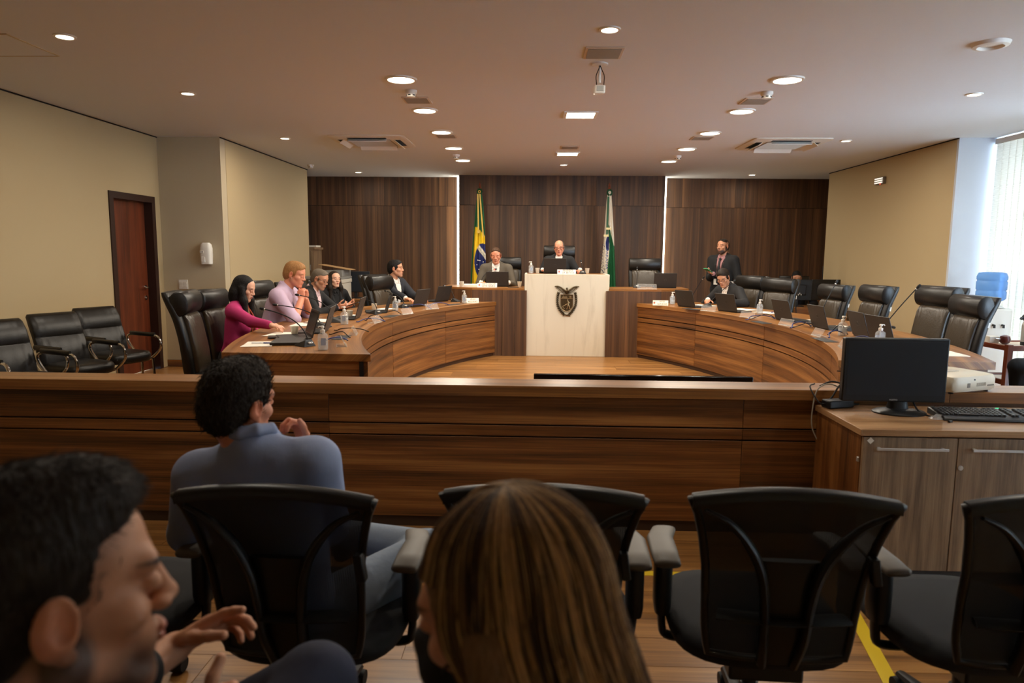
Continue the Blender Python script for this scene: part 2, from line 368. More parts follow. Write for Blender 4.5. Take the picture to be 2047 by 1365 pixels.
# ------------------------------------------------------------------ ceiling fittings
LAMP = mat('lamp_diffuser', (255, 245, 225), emit=(1, .88, .70), estr=E_LAMP)
def area(parent, size, power, shape='DISK', col=WARM, z=-.03):
    l = bpy.data.lights.new('lamp', 'AREA'); l.shape = shape; l.size = size; l.energy = power; l.color = col
    o = bpy.data.objects.new('lamp', l); COL.objects.link(o); o.parent = parent; o.location = (0, 0, z); return o
ring_b = MB().lathe([(.105, -.002), (.108, -.014), (.128, -.012), (.132, 0), (.105, 0)], 28, cap=False).mesh('ring', WHITEPL)
disc_b = MB().lathe([(.106, -.006), (.02, -.007)], 28).mesh('diffuser', LAMP)
ring_s = MB().lathe([(.05, -.002), (.053, -.010), (.068, -.008), (.07, 0), (.05, 0)], 22, cap=False).mesh('ring', WHITEPL)
disc_s = MB().lathe([(.052, -.004), (.01, -.005)], 22).mesh('diffuser', LAMP)
ORD = ['nearest', 'second', 'third', 'fourth', 'farthest']
def downlight(x, y, big, lab, grp):
    t = thing('downlight', lab, 'light', (x, y, CZ), 0, grp)
    link('ring', ring_b if big else ring_s, t); link('diffuser', disc_b if big else disc_s, t)
    area(t, .2 if big else .1, P_BIG if big else P_SMALL * (.45 if y > 12 else 1))
for i in range(5):
    y = 5.88 + 1.245 * i
    downlight(-1.1, y, True, f'{ORD[i]} large round ceiling light in the left row over the floor', 'large round lights of the left row')
    downlight(2.005, y, True, f'{ORD[i]} large round ceiling light in the right row over the floor', 'large round lights of the right row')
for i, y in enumerate((4.746, 6.402, 8.865, 12.53)):
    downlight(-3.118, y, False, f'{("nearest", "second", "third", "farthest")[i]} small round spot in the ceiling row along the left wall', 'small spots along the left wall')
for i, y in enumerate((6.393, 8.903, 12.61)):
    downlight(3.782, y, False, f'{("nearest", "middle", "farthest")[i]} small round spot in the ceiling row along the right wall', 'small spots along the right wall')
downlight(.455, 4.614, False, 'round spot in the ceiling just in front of the square speaker grille and camera', 'small spots on the centre line')
for x, y, lab in ((-1.6, 2.7, 'unseen round spot added in the ceiling above the left of the audience row'), (.455, 2.5, 'unseen round spot added in the ceiling above the middle of the audience row'), (2.3, 2.75, 'unseen round spot added in the ceiling above the cabinet with the monitor')): downlight(x, y, False, lab, 'unseen spots added above the audience')  # lamps out of frame, added to brighten the audience foreground
downlight(.445, 11.349, False, 'small round spot in the ceiling over the president chair', 'small spots on the centre line')
for y, lab in ((7.335, 'nearer square ceiling light on the centre line'), (10.121, 'farther square ceiling light on the centre line')):
    t = thing('square_light', lab, 'light', (.45, y, CZ), 0, 'square lights on the centre line')
    fr = MB()
    for a, b, c, d in ((-.17, -.17, .17, -.14), (-.17, .14, .17, .17), (-.17, -.14, -.14, .14), (.14, -.14, .17, .14)): fr.b2((a, b, -.012), (c, d, 0))
    fr.build('frame', WHITEPL, t, smooth=0); MB().b2((-.14, -.14, -.007), (.14, .14, -.001)).build('diffuser', LAMP, t, smooth=0)
    area(t, .27, P_SQ, 'SQUARE')
GRILLE = mat('grille_grey', (150, 140, 128), .7, bump=.6, bscale=300)
GRILLB = mat('grille_border', (205, 186, 166), .6)
for x, y, w, lab in ((.467, 5.13, .115, 'square speaker grille in the ceiling behind the small spot and camera'), (-1.10, 6.665, .105, 'square speaker grille in the ceiling behind the left smoke detector'), (2.0, 6.68, .105, 'square speaker grille in the ceiling behind the right smoke detector'),
                  (-1.08, 8.66, .105, 'speaker grille in the ceiling between second and third large lights of the left row'), (2.0, 8.74, .105, 'speaker grille in the ceiling between second and third large lights of the right row'), (.45, 9.52, .105, 'speaker grille in the ceiling in front of the farther square light')):
    t = thing('speaker_grille', lab, 'speaker', (x, y, CZ), 0, 'ceiling speaker grilles')
    MB().b2((-w - .02, -w - .025, -.008), (w + .02, w + .025, 0)).build('frame', GRILLB, t, bev=.003)
    MB().b2((-w, -w, -.012), (w, w, -.006)).build('grille', GRILLE, t, smooth=0)
def smoke(x, y, lab):
    t = thing('smoke_detector', lab, 'smoke detector', (x, y, CZ), 0, 'ceiling smoke detectors')
    MB().lathe([(.052, 0), (.052, -.02), (.045, -.03)], 20).build('base', WHITEPL, t)
    MB().lathe([(.04, -.028), (.04, -.045), (.034, -.055), (.012, -.058)], 20).build('sensor_head', WHITEPL, t)
    for k in range(6):
        a = k * math.pi / 3 + .3; MB().box((.0385 * math.cos(a), .0385 * math.sin(a), -.042), (.006, .022, .009), rotm(0, 0, a)).build('slot', BLACKP, t)
smoke(-1.09, 6.292, 'smoke detector in front of the left speaker grille behind the nearest left large light')
smoke(-1.136, 10.269, 'smoke detector between the two farthest large lights of the left row')
smoke(1.989, 6.329, 'smoke detector in front of the right speaker grille behind the nearest right large light')
smoke(2.023, 10.276, 'smoke detector between the two farthest large lights of the right row')
smoke(-3.637, 11.5, 'smoke detector in the far left ceiling corner beside the beige wall')
t = thing('ceiling_vent', 'round white ceiling sensor ring in the upper right near the window', 'vent', (2.986, 4.913, CZ))
MB().lathe([(.115, 0), (.105, -.022), (.08, -.028), (.072, -.012), (.072, 0)], 28, cap=False).build('ring', WHITEPL, t)
MB().lathe([(.075, -.008), (.03, -.013), (.01, -.014)], 28).build('disc', WHITEPL, t)
t = thing('security_camera', 'small white camera hanging from the ceiling on a bracket with black cables', 'camera', (.469, 5.42, CZ))
MB().lathe([(.06, 0), (.06, -.01), (.03, -.016)], 20).build('mount_plate', WHITEPL, t)
MB().tube([(0, 0, -.012), (0, .01, -.07), (0, .0, -.14)], .011, 10).build('bracket', WHITEPL, t)
cb = MB().box((0, .01, -.185), (.078, .14, .06), rotm(R(8))); cb.build('camera_body', WHITEPL, t, bev=.008)
MB().box((0, -.064, -.19), (.05, .006, .035), rotm(R(8))).build('rear_panel', mat('pl_grey', (170, 168, 160), .5), t, bev=.002)
MB().lathe([(.02, 0), (.022, .03), (.018, .034)], 14, (0, .08, -.175), rotm(R(-82))).build('lens', BLACKP, t)
for sx in (-1, 1): MB().tube(catmull([(0, -.005, -.012), (sx * .012, -.03, -.05), (sx * .03, -.045, -.10), (sx * .026, -.062, -.165)], 5), .0035, 6).build('cable', BLACKM, t)
# cassette air conditioners
ACW = mat('ac_panel', (216, 206, 190), .5)
def cassette(x, y, lab):
    t = thing('air_conditioner', lab, 'air conditioner', (x, y, CZ), 0, 'ceiling cassette air conditioners')
    MB().loft([sell(0, 0, z, w, w, 32, 14) for z, w in ((0, .475), (-.012, .475), (-.022, .44))]).build('panel', ACW, t)
    g = MB().b2((-.27, -.27, -.028), (.27, .27, -.02)); g.build('intake_grille', GRILLE, t, bev=.003)
    gs = MB()
    for k in range(22): gs.b2((-.26, -.25 + k * .0235, -.031), (.26, -.25 + k * .0235 + .008, -.027))
    o = gs.build('grille_bars', ACW, t, smooth=0)
    for k in range(4):
        M = rotm(0, 0, k * math.pi / 2)
        MB().box(M @ Vector((0, -.355, -.0215)), (.48, .07, .004), M).build('outlet', BLACKM, t, smooth=0)
        MB().box(M @ Vector((0, -.335, -.038)), (.48, .075, .007), M @ rotm(R(38))).build('flap', WHITEPL, t, bev=.002)
cassette(-2.06, 9.07, 'white cassette air conditioner in the ceiling over the left desk')
cassette(3.10, 9.17, 'white cassette air conditioner in the ceiling over the right desk')
t = thing('access_panel', 'flush access panel in the dark ceiling corner at upper left', 'panel', (-3.78, 4.95, CZ))
MB().b2((-.3, -.25, -.004), (.3, .25, 0)).build('cover', CEIL, t, smooth=0)
fr = MB()
for a, b, c, d in ((-.31, -.26, .31, -.25), (-.31, .25, .31, .26), (-.31, -.25, -.30, .25), (.30, -.25, .31, .25)): fr.b2((a, b, -.006), (c, d, 0))
fr.build('frame', WALL, t, smooth=0)

# floor tape
for k, (x, y, l, w, rz, lab) in enumerate(((.35, 3.135, 1.75, .045, 0, 'yellow floor tape strip running across in front of the barrier desk'), (-1.66, 3.17, .32, .05, R(90), 'short yellow tape strip on the floor left of the blue shirt man'), (1.29, 2.46, .75, .055, R(80), 'yellow tape strip on the floor between the two right mesh chairs'))):
    o = MB().box((0, 0, .001), (l, w, .002)).build('floor_tape', YELLOW, None, smooth=0); o.location = (x, y, 0); o.rotation_euler = (0, 0, rz); tag(o, lab, 'tape', 'yellow floor tape')
# ------------------------------------------------------------------ parapet, curved desks, counters, marble stand
HD = .787
DKW = mat('desk_dark', (60, 38, 24), .5)
t = thing('parapet_desk', 'long walnut parapet running across the room in front of the curved desks', 'barrier', (0, 0, 0))
x0, x1 = -3.6, 3.4
xs = [x0, -1.09, 1.11, 2.14, x1]
tb = MB().b2((x0, 3.60, .737), (2.139, 3.81, .794)); tb.build('top_board', DESKTOP, t, bev=.002)
MB().b2((2.141, 3.60, .737), (x1, 3.81, .794)).build('top_board', DESKTOP, t, bev=.002)
MB().b2((x0, 3.665, .0), (x1, 3.79, .737)).build('core', GROOVE, t, smooth=0)
for a, b in zip(xs[:-1], xs[1:]):
    for n_, z0, z1 in (('upper_panel', .578, .737), ('strip_panel', .514, .570), ('lower_panel', .06, .506)):
        MB().b2((a + .001, 3.645, z0), (b - .001, 3.668, z1)).build(n_, WALNUT, t, bev=.0015)
MB().b2((x0, 3.655, 0), (x1, 3.66, .06)).build('plinth', DKW, t, smooth=0)
MB().b2((x0, 3.785, 0), (x1, 3.80, .737)).build('rear_panel', WALNUT, t, smooth=0)

def curved_desk(side, lab):
    cx, sg = (4.15, -1) if side == 'L' else (-3.21, 1)
    cy = 6.88
    t = thing('curved_desk', lab, 'desk', (0, 0, 0), 0, 'curved walnut desks')
    def yfar(r): return 10.10 + max(0, r - 5.97) * .9
    def P(r, f, cut0=4.72, cut1=None):
        a0 = math.asin((cut0 - cy) / r); a1 = math.asin(((yfar(r) if cut1 is None else cut1) - cy) / r)
        a = a0 + (a1 - a0) * f; return (cx + sg * r * math.cos(a), cy + r * math.sin(a), r * a)
    def slab(r0, r1, z0, z1, f0=0, f1=1, n=36, cut0=4.72, cut1=None):
        m = MB(); rings = []; U = {}
        for i in range(n + 1):
            f = f0 + (f1 - f0) * i / n; a = P(r0, f, cut0, cut1); b = P(r1, f, cut0, cut1)
            rings.append([Vector((a[0], a[1], z0)), Vector((b[0], b[1], z0)), Vector((b[0], b[1], z1)), Vector((a[0], a[1], z1))])
        m.loft(rings)
        if sg > 0: m.f = [tuple(reversed(q)) for q in m.f]
        return m
    def uvf(p):
        dx, dy = p[0] - cx, p[1] - cy; r = math.hypot(dx, dy); return (math.atan2(dy, sg * dx) * r, p[2] + (r - 5.7))
    slab(5.688, 6.66, .735, HD).build('desk_top', DESKTOP, t, uvf=uvf, bev=.002)
    slab(5.735, 5.76, 0, .735).build('core', GROOVE, t, uvf=uvf)
    for f0, f1 in ((0, .13), (.1315, .5), (.5015, .78), (.7815, 1)):
        for n_, z0, z1 in (('upper_panel', .592, .733), ('strip_panel', .524, .580), ('lower_panel', .05, .512)):
            slab(5.705, 5.738, z0, z1, f0, f1, 14, 4.745).build(n_, WALNUT, t, uvf=uvf)
    slab(5.722, 5.737, 0, .05).build('plinth', DKW, t, uvf=uvf)
    a = P(5.705, 0, 4.745); b = P(6.62, 0, 4.745)
    MB().b2((min(a[0], b[0]), 4.745, 0), (max(a[0], b[0]), 4.775, .733)).build('end_panel', WALNUT, t, smooth=0)
    return t
curved_desk('L', 'left curved walnut desk where the woman in pink sits')
curved_desk('R', 'right curved walnut desk with mostly empty leather chairs')

def mir(x): return .94 - x
for side, lab in (('L', 'walnut side counter left of the white marble stand'), ('R', 'walnut side counter right of the white marble stand')):
    q = (lambda x: x) if side == 'L' else mir
    t = thing('side_counter', lab, 'counter', (0, 0, 0), 0, 'side counters of the dais')
    poly = [(-.14, 10.10), (-.89, 10.10), (-1.35, 10.45), (-1.35, 11.05), (-.14, 10.78)]
    poly = [(q(a), b) for a, b in poly]
    if side == 'L': poly = poly[::-1]
    MB().prism(poly, .955, .985).build('counter_top', DESKTOP, t, bev=.002)
    def vp(a, b, z0, z1, th=.03):
        a = Vector((q(a[0]), a[1])); b = Vector((q(b[0]), b[1])); d = (b - a); n = Vector((-d.y, d.x)).normalized()
        if n.y < 0: n = -n
        pl = [a, b, b + n * th, a + n * th]
        s = sum(p.x * r.y - r.x * p.y for p, r in zip(pl, pl[1:] + pl[:1]))
        if s < 0: pl = pl[::-1]
        return MB().prism([(p.x, p.y) for p in pl], z0, z1)
    for a, b in (((-.10, 10.085), (-.275, 10.085)), ((-.2765, 10.086), (-.447, 10.086))): vp(a, b, .0, .955).build('front_panel', WALNUT_V, t, 'z', 0)
    xs = [-.4475, -.60, -.74, -.888]
    for a, b in zip(xs[:-1], xs[1:]): vp((a - .0005, 10.1), (b + .0005, 10.1), .0, .955).build('front_panel', WALNUT_V, t, 'z', 0)
    for k in range(3): vp((-.89 - .153 * k - .0005, 10.1 + .117 * k), (-.89 - .153 * (k + 1), 10.1 + .117 * (k + 1)), .0, .955).build('front_panel', WALNUT_V, t, 'z', 0)

MARB = bpy.data.materials.new('white_marble'); MARB.use_nodes = True; nt = MARB.node_tree; N = nt.nodes.new; L = nt.links.new; b = nt.nodes['Principled BSDF']
tc = N('ShaderNodeTexCoord'); mp = N('ShaderNodeMapping'); mp.inputs['Rotation'].default_value = (0, R(-34), 0); mp.inputs['Scale'].default_value = (5, 1, .6); L(tc.outputs['Object'], mp.inputs[0])
nz = N('ShaderNodeTexNoise'); nz.inputs['Scale'].default_value = 1.3; nz.inputs['Detail'].default_value = 6; nz.inputs['Roughness'].default_value = .6; nz.inputs['Distortion'].default_value = .6; L(mp.outputs[0], nz.inputs['Vector'])
rp = N('ShaderNodeValToRGB'); e = rp.color_ramp.elements; e[0].position = .30; e[0].color = (*srgb(204, 194, 172), 1); e[1].position = .46; e[1].color = (*srgb(220, 211, 190), 1)
L(nz.outputs['Fac'], rp.inputs[0]); L(rp.outputs[0], b.inputs['Base Color']); b.inputs['Roughness'].default_value = .35
t = thing('marble_stand', 'tall white marble stand of the president with bronze coat of arms', 'podium', (.476, 10.12, 0))
MB().b2((-.609, 0, .0), (.609, .035, 1.19)).build('marble_front', MARB, t, bev=.003)
for s in (-1, 1): MB().b2((s * .609 - (.03 if s > 0 else 0), .036, 0), (s * .609 + (.03 if s < 0 else 0), .75, 1.188)).build('marble_side', MARB, t, smooth=0)
MB().b2((-.575, .036, 1.15), (.575, .75, 1.186)).build('top_board', DESKTOP, t, smooth=0)

# coat of arms in cast bronze: eagle, shield with sower, wreath of two branches
BRZ = mat('bronze', (84, 72, 52), .38, .85, bump=.4, bscale=90, var=.3)
BRZL = mat('bronze_worn', (168, 148, 112), .35, .85)
ca = MB()
emb = bpy.data.objects.new('coat_of_arms', None); COL.objects.link(emb); emb.parent = t; emb.location = (0, -.002, .775)
def prism_xz(poly, y0, y1):
    m = MB(); m.prism(poly, 0, 1); m.v = [(x, y1 + (y0 - y1) * z, y) for x, y, z in m.v]; return m
sh = [(-.088, .125), (.088, .125), (.088, -.02)] + [(.088 * math.cos(a), -.02 - .095 * math.sin(a)) for a in [i * math.pi / 14 for i in range(1, 14)]] + [(-.088, -.02)]
prism_xz(sh, -.018, 0).build('shield', BRZ, emb, bev=.004)
rim = MB().tube([(x, -.02, z) for x, z in sh], .0055, 6, closed=True); rim.tube([(-.085, -.02, .068), (.085, -.02, .068)], .004, 6); rim.build('shield_rim', BRZL, emb)
fg = MB()   # the sower: head, trunk, arms, scythe, legs
fg.lathe([(.002, -.01), (.008, -.004), (.008, .004), (.002, .01)], 8, (.012, -.026, .048))
fg.tube([(.012, -.024, .04), (.022, -.024, .01), (.016, -.024, -.018)], [.008, .013, .010], 6)
fg.tube([(.016, -.024, .03), (.042, -.026, .006), (.014, -.028, -.004), (-.02, -.028, -.022)], .006, 6)
fg.tube([(.03, -.028, .002), (-.03, -.028, -.03), (-.058, -.028, -.042)], .0035, 6); fg.tube(catmull([(-.058, -.028, -.04), (-.052, -.028, -.062), (-.03, -.028, -.08)], 4), .0035, 6)
fg.tube([(.012, -.024, -.016), (.016, -.024, -.045), (.006, -.024, -.078), (-.004, -.026, -.08)], [.009, .008, .006, .005], 6)
fg.tube([(.02, -.024, -.016), (.036, -.024, -.045), (.042, -.024, -.074), (.054, -.026, -.076)], [.009, .008, .006, .005], 6)
fg.build('sower_figure', BRZL, emb)
mo = MB()
for x in (-.055, -.03, -.008): mo.prism([(x - .02, 0), (x + .02, 0), (x + .006, .03 + .2 * abs(x))], 0, .004)
mo.v = [(x, -.018 - z, .074 + y) for x, y, z in mo.v]; mo.build('mountains', BRZL, emb)
su = MB(); su.lathe([(.013, 0), (.009, .005)], 12, (.05, -.019, .092), rotm(R(90)))
for k in range(10):
    a = k * math.pi / 5; su.tube([(.05 + .015 * math.cos(a), -.021, .092 + .015 * math.sin(a)), (.05 + .026 * math.cos(a), -.021, .092 + .022 * math.sin(a))], [.003, .001], 5)
su.build('rising_sun', BRZL, emb)
eb = MB(); eb.tube([(0, -.02, .135), (0, -.03, .155), (0, -.034, .18), (0, -.03, .20)], [.012, .022, .022, .012], 10); eb.tube([(0, -.03, .20), (.0, -.036, .215), (-.004, -.04, .225)], [.012, .014, .008], 8); eb.tube([(-.004, -.042, .222), (-.018, -.044, .217)], [.005, .001], 6)
for s in (-1, 1): eb.tube([(s * .01, -.024, .15), (s * .016, -.03, .13)], [.007, .003], 6)
eb.build('eagle_body', BRZ, emb)
for s in (-1, 1):
    w = MB()
    for k in range(9):     # long feathers fanning from the arm of the wing
        f = k / 8; bx = .02 + .115 * f; bz = .178 + .052 * f; tx = .03 + .148 * f; tz = .125 + (.115 * f ** 1.5)
        w.tube([(s * bx, -.022, bz), (s * (bx * .55 + tx * .45), -.026, bz * .55 + tz * .45), (s * tx, -.016, tz)], [.009, .010, .003], 6, flat=.5)
    w.tube(catmull([(s * .012, -.026, .165), (s * .05, -.03, .20), (s * .10, -.03, .232), (s * .15, -.026, .242), (s * .176, -.02, .238)], 4), [.012] * 4 + [.011] * 8 + [.008] * 4 + [.004], 8)
    w.build('wing', BRZ, emb)
for s in (-1, 1):
    br = MB(); pts = catmull([(s * .012, -.012, -.165), (s * .07, -.012, -.13), (s * .118, -.012, -.06), (s * .134, -.012, .02), (s * .13, -.012, .10), (s * .118, -.012, .155)], 6)
    br.tube(pts, .005, 6); br.build('branch_stem', BRZ, emb)
    br = MB()
    for i in range(2, len(pts) - 1, 2):
        p = pts[i]; d = (pts[i + 1] - pts[i - 1]).normalized()
        for q_ in (-1, 1):
            nrm = Vector((d.z, 0, -d.x)) * q_; e = p + d * .026 + nrm * .02
            br.tube([p, p + (e - p) * .5 + Vector((0, -.008, 0)), e], [.004, .0125, .002], 6, flat=.55)
        br.lathe([(.002, -.008), (.008, -.003), (.008, .003), (.002, .008)], 7, p + Vector((0, -.012, 0)))
    br.build('leaves', BRZ, emb)
rb = MB(); rb.tube([(-.055, -.012, -.18), (-.01, -.016, -.163), (.05, -.012, -.178)], [.007, .006, .007], 6); rb.tube([(-.045, -.012, -.165), (.055, -.012, -.185)], .006, 6); rb.build('ribbon', BRZ, emb)
# raised dais floor behind the counters
dz = MB().b2((-1.30, 10.80, 0), (2.24, 12.25, .25)).build('dais_platform', FLOORW, None, smooth=0); tag(dz, 'raised wooden platform behind the dais counters', 'platform')
d2 = MB().b2((-.12, 10.88, .251), (1.07, 12.2, .43)).build('dais_step', FLOORW, dz, smooth=0)
# ------------------------------------------------------------------ leather swivel chairs
def ring_yz(x, cy, cz, ry, rz, n=22, e=2.2):
    out = []
    for i in range(n):
        a = 2 * math.pi * i / n; c, s_ = math.cos(a), math.sin(a)
        out.append(Vector((x, cy + ry * math.copysign(abs(c) ** (2 / e), c), cz + rz * math.copysign(abs(s_) ** (2 / e), s_))))
    return out
def swivel_base(t, seat_z, arms=True):
    b = MB(); b.lathe([(.028, .09), (.028, seat_z * .6), (.02, seat_z * .6), (.02, seat_z - .04)], 12); b.build('gas_column', DGREY, t)
    for k in range(5):
        a = k * 2 * math.pi / 5 + .3; d = Vector((math.cos(a), math.sin(a), 0))
        MB().tube([d * .02 + Vector((0, 0, .105)), d * .17 + Vector((0, 0, .10)), d * .30 + Vector((0, 0, .075))], [.034, .026, .018], 8, flat=.7).build('base_arm', BLACKP, t)
        M = rotm(0, R(90), a + math.pi / 2)
        MB().lathe([(.0, -.022), (.028, -.022), (.03, -.012), (.03, .012), (.028, .022), (0, .022)], 14, d * .30 + Vector((0, 0, .031)), M, cap=False).build('caster', BLACKM, t)
def leather_chair(arms=False):
    t = thing('leather_chair', '', 'chair')
    rows = [(.46, -.215, .215, .05), (.52, -.225, .235, .058), (.65, -.235, .25, .056), (.80, -.255, .255, .052), (.95, -.29, .255, .05), (1.06, -.335, .252, .048), (1.13, -.365, .248, .044), (1.165, -.38, .235, .034)]
    P = catmull([(y, z, 0) for z, y, w, d in rows], 3); W_ = catmull([(w, d, 0) for z, y, w, d in rows], 3)
    MB().loft([sell(0, p.x, p.y, w.x, w.y, 28, 3.4) for p, w in zip(P, W_)]).build('back_shell', LEATHER, t, smooth=50)
    rows = [(.49, -.175, .19, .022), (.55, -.172, .20, .04), (.66, -.182, .205, .042), (.78, -.20, .205, .04), (.90, -.225, .205, .04), (.965, -.247, .203, .036), (.99, -.258, .195, .018)]
    P = catmull([(y, z, 0) for z, y, w, d in rows], 4); W_ = catmull([(w, d, 0) for z, y, w, d in rows], 4)
    rings = []
    for p, w in zip(P, W_):
        rg = sell(0, p.x, p.y, w.x, w.y, 72, 3.6)
        for q in rg:
            if q.y > p.x:
                s = math.exp(-((abs(q.x) - .032) / .006) ** 2) * .007
                g = max(0, (p.y - .82) / .17); s += .0055 * g * (math.sin(q.x * 150 + 2 * math.sin(p.y * 30)) + .4 * math.sin(q.x * 310))
                q.y -= s
        rings.append(rg)
    MB().loft(rings).build('back_cushion', LEATHF, t, smooth=60)
    hr = [ring_yz(x, -.272 - .0, 1.075, .072 * f, .098 * f) for x, f in ((-.248, .9), (-.24, 1), (0, 1.0), (.24, 1), (.248, .9))]
    MB().loft(hr).build('headrest_roll', LEATHER, t, smooth=60)
    MB().loft([sell(0, .02, z, w, d, 28, 4) for z, w, d in ((.40, .235, .235), (.42, .25, .25), (.48, .255, .26), (.515, .24, .245), (.525, .2, .2))]).build('seat', LEATHER, t, smooth=60)
    for s in ((-1, 1) if arms else ()):
        a = MB(); a.tube(catmull([(s * .25, -.12, .43), (s * .295, -.10, .50), (s * .30, -.06, .62), (s * .30, .02, .665)], 5), .016, 8); a.tube(catmull([(s * .25, .14, .43), (s * .295, .14, .5), (s * .30, .12, .62), (s * .30, .08, .665)], 5), .016, 8)
        a.build('armrest_frame', BLACKP, t)
        MB().loft([ring_yz(0, 0, 0, .034, .018, 14, 2.6)] * 0 + [[Vector((s * .30 + v.y, y, .672 + v.z)) for v in ring_yz(0, 0, 0, w, .018, 14, 2.6)] for y, w in ((-.13, .02), (-.115, .034), (.10, .036), (.17, .033), (.185, .018))]).build('armrest_pad', LEATHER, t, smooth=60)
    MB().box((-.251, -.305, .93), (.003, .018, .045), rotm(R(12))).build('care_tag', WHITEPL, t, smooth=0)
    MB().box((0, 0, .385), (.3, .3, .03)).build('seat_plate', BLACKP, t, bev=.006)
    swivel_base(t, .42)
    return t
LC = leather_chair(); used = [False]
def lchair(x, y, rz, lab, z=0, grp=None, sc=1.0, skip=('care_tag',)):
    if not used[0]:
        t = LC; used[0] = True
        t.location = (x, y, z); t.rotation_euler = (0, 0, R(rz)); t['label'] = lab
        if grp: t['group'] = grp
    else: t = dup(LC, (x, y, z), R(rz), lab, grp, skip)
    t.scale = (sc, sc, sc)
    return t
g1, g2, g3 = 'leather chairs along the right desk', 'leather chairs along the left desk', 'leather chairs on the dais'
def at_top(tx, ty, rz, d=.37):     # root position for a chair whose back top stands at tx, ty
    return tx - d * math.sin(R(rz)), ty + d * math.cos(R(rz))
for tx, ty, rz, lab, sc, sk in ((3.90, 6.20, 86, 'leather chair at the near end of the right desk in front of the trolley', .985, ()), (3.94, 6.80, 97, 'second leather chair from the near end of the right desk before the white pier', 1.03, ()),
                           (3.82, 7.76, 93, 'leather chair against the tan wall behind the long tilted microphone', 1.0, ()), (3.68, 8.50, 101, 'leather chair in front of the black monitors at the end of the tan wall', .98, ()),
                           (3.36, 9.55, 122, 'leather chair with olive front beside the writing man, nearer the monitors', 1.01, ()), (3.20, 10.24, 117, 'leather chair directly behind the writing man in glasses', 1.02, ('care_tag',))):
    x, y = at_top(tx, ty, rz); lchair(x, y, rz, lab, 0, g1, sc, sk)
for tx, ty, rz, lab, sc in ((-2.92, 5.58, -77, 'leather chair at the near end of the left desk, empty and seen from its side', .99), (-3.08, 6.36, -92, 'leather chair the woman in pink sits on', .965), (-3.03, 7.36, -99, 'leather chair the blond man in lilac shirt sits on', 1.0),
                            (-2.98, 8.30, -98, 'leather chair the grey haired man in black suit sits on', .965), (-2.16, 9.40, -111, 'empty leather chair between the dark monitor and the man in navy suit', 1.0), (-2.42, 10.27, -116, 'leather chair hidden behind the man in navy suit', .99)):
    x, y = at_top(tx, ty, rz); lchair(x, y, rz, lab, 0, g2, sc)
for tx, ty, z, lab, rz in ((-.46, 11.42, .25, 'leather chair of the man in grey suit left of the white stand', 184), (.40, 11.42, .44, 'leather chair of the president behind the white stand', 180), (1.77, 11.40, .25, 'empty leather chair on the dais right of the state flag', 178)):
    x, y = at_top(tx, ty, rz); lchair(x, y, rz, lab, z, g3)

# ------------------------------------------------------------------ visitor chairs with chrome arms by the left wall
def visitor_chair():
    t = thing('visitor_chair', '', 'chair')
    def cush(rows, e=3.2, n=60, axis='z'):
        rings = []
        for (a, b, w, d) in rows:
            rg = sell(0, a, b, w, d, n, e); rings.append(rg)
        return rings
    rows = [(-.19, .44, .225, .04), (-.20, .50, .24, .055), (-.23, .62, .245, .055), (-.275, .74, .245, .05), (-.28, .752, .245, .045), (-.283, .765, .245, .055), (-.325, .87, .245, .065), (-.365, .945, .24, .055), (-.378, .97, .225, .03)]
    rings = cush(rows)
    for rg, r in zip(rings, rows):
        for q in rg:
            if q.y > r[0]: q.y -= .004 * math.sin(q.x * 90) * (1 if r[1] < .75 else .4)
    MB().loft(rings).build('backrest', LEATHER, t, smooth=60)
    MB().loft([sell(0, .02, z, w, d, 30, 3.6) for z, w, d in ((.40, .235, .24), (.42, .25, .262), (.47, .252, .268), (.50, .235, .25), (.51, .19, .2))]).build('seat', LEATHER, t, smooth=60)
    for s in (-1, 1):
        f = MB(); x = s * .285
        f.tube(catmull([(x, -.16, .66), (x, -.235, .635), (x, -.235, .575), (x, -.13, .47), (x, -.02, .40), (x, .12, .40), (x, .27, .50), (x, .30, .58), (x, .26, .65), (x, .18, .665)], 5), .0135, 9)
        f.tube([(x, -.02, .40), (x, -.02, .02), (x, -.18, .015)], .0135, 9); f.tube([(x, .16, .42), (x, .19, .02)], .0135, 9); f.tube([(x, -.18, .015), (x, .19, .015)], .0135, 9)
        f.build('chrome_arm_frame', CHROME, t)
        MB().loft([[Vector((x + v.y, y, .672 + v.z)) for v in ring_yz(0, 0, 0, w, .024, 14, 2.4)] for y, w in ((-.19, .012), (-.17, .027), (.0, .03), (.18, .028), (.215, .01))]).build('armrest_pad', LEATHER, t, smooth=60)
    MB().tube([(-.285, -.02, .395), (.285, -.02, .395)], .013, 8).build('cross_bar', CHROME, t)
    return t
VC = visitor_chair()
g = 'chrome armed chairs along the left wall'
for k, (x, y, rz, lab) in enumerate(((-4.12, 5.46, -112, 'chrome armed black chair cut off by the left edge of the photo'), (-4.12, 6.15, -114, 'chrome armed black chair in the middle of the row by the left wall'), (-4.16, 6.84, -114, 'chrome armed black chair in front of the brown door'))):
    if k == 0: VC.location = (x, y, 0); VC.rotation_euler = (0, 0, R(rz)); VC['label'] = lab; VC['group'] = g; VC.scale = (.93, .93, .93)
    else: dup(VC, (x, y, 0), R(rz), lab, g)
dup(VC, (4.78, 6.12, 0), R(95), 'chrome armed black chair under the person in black trousers at the right edge', g)

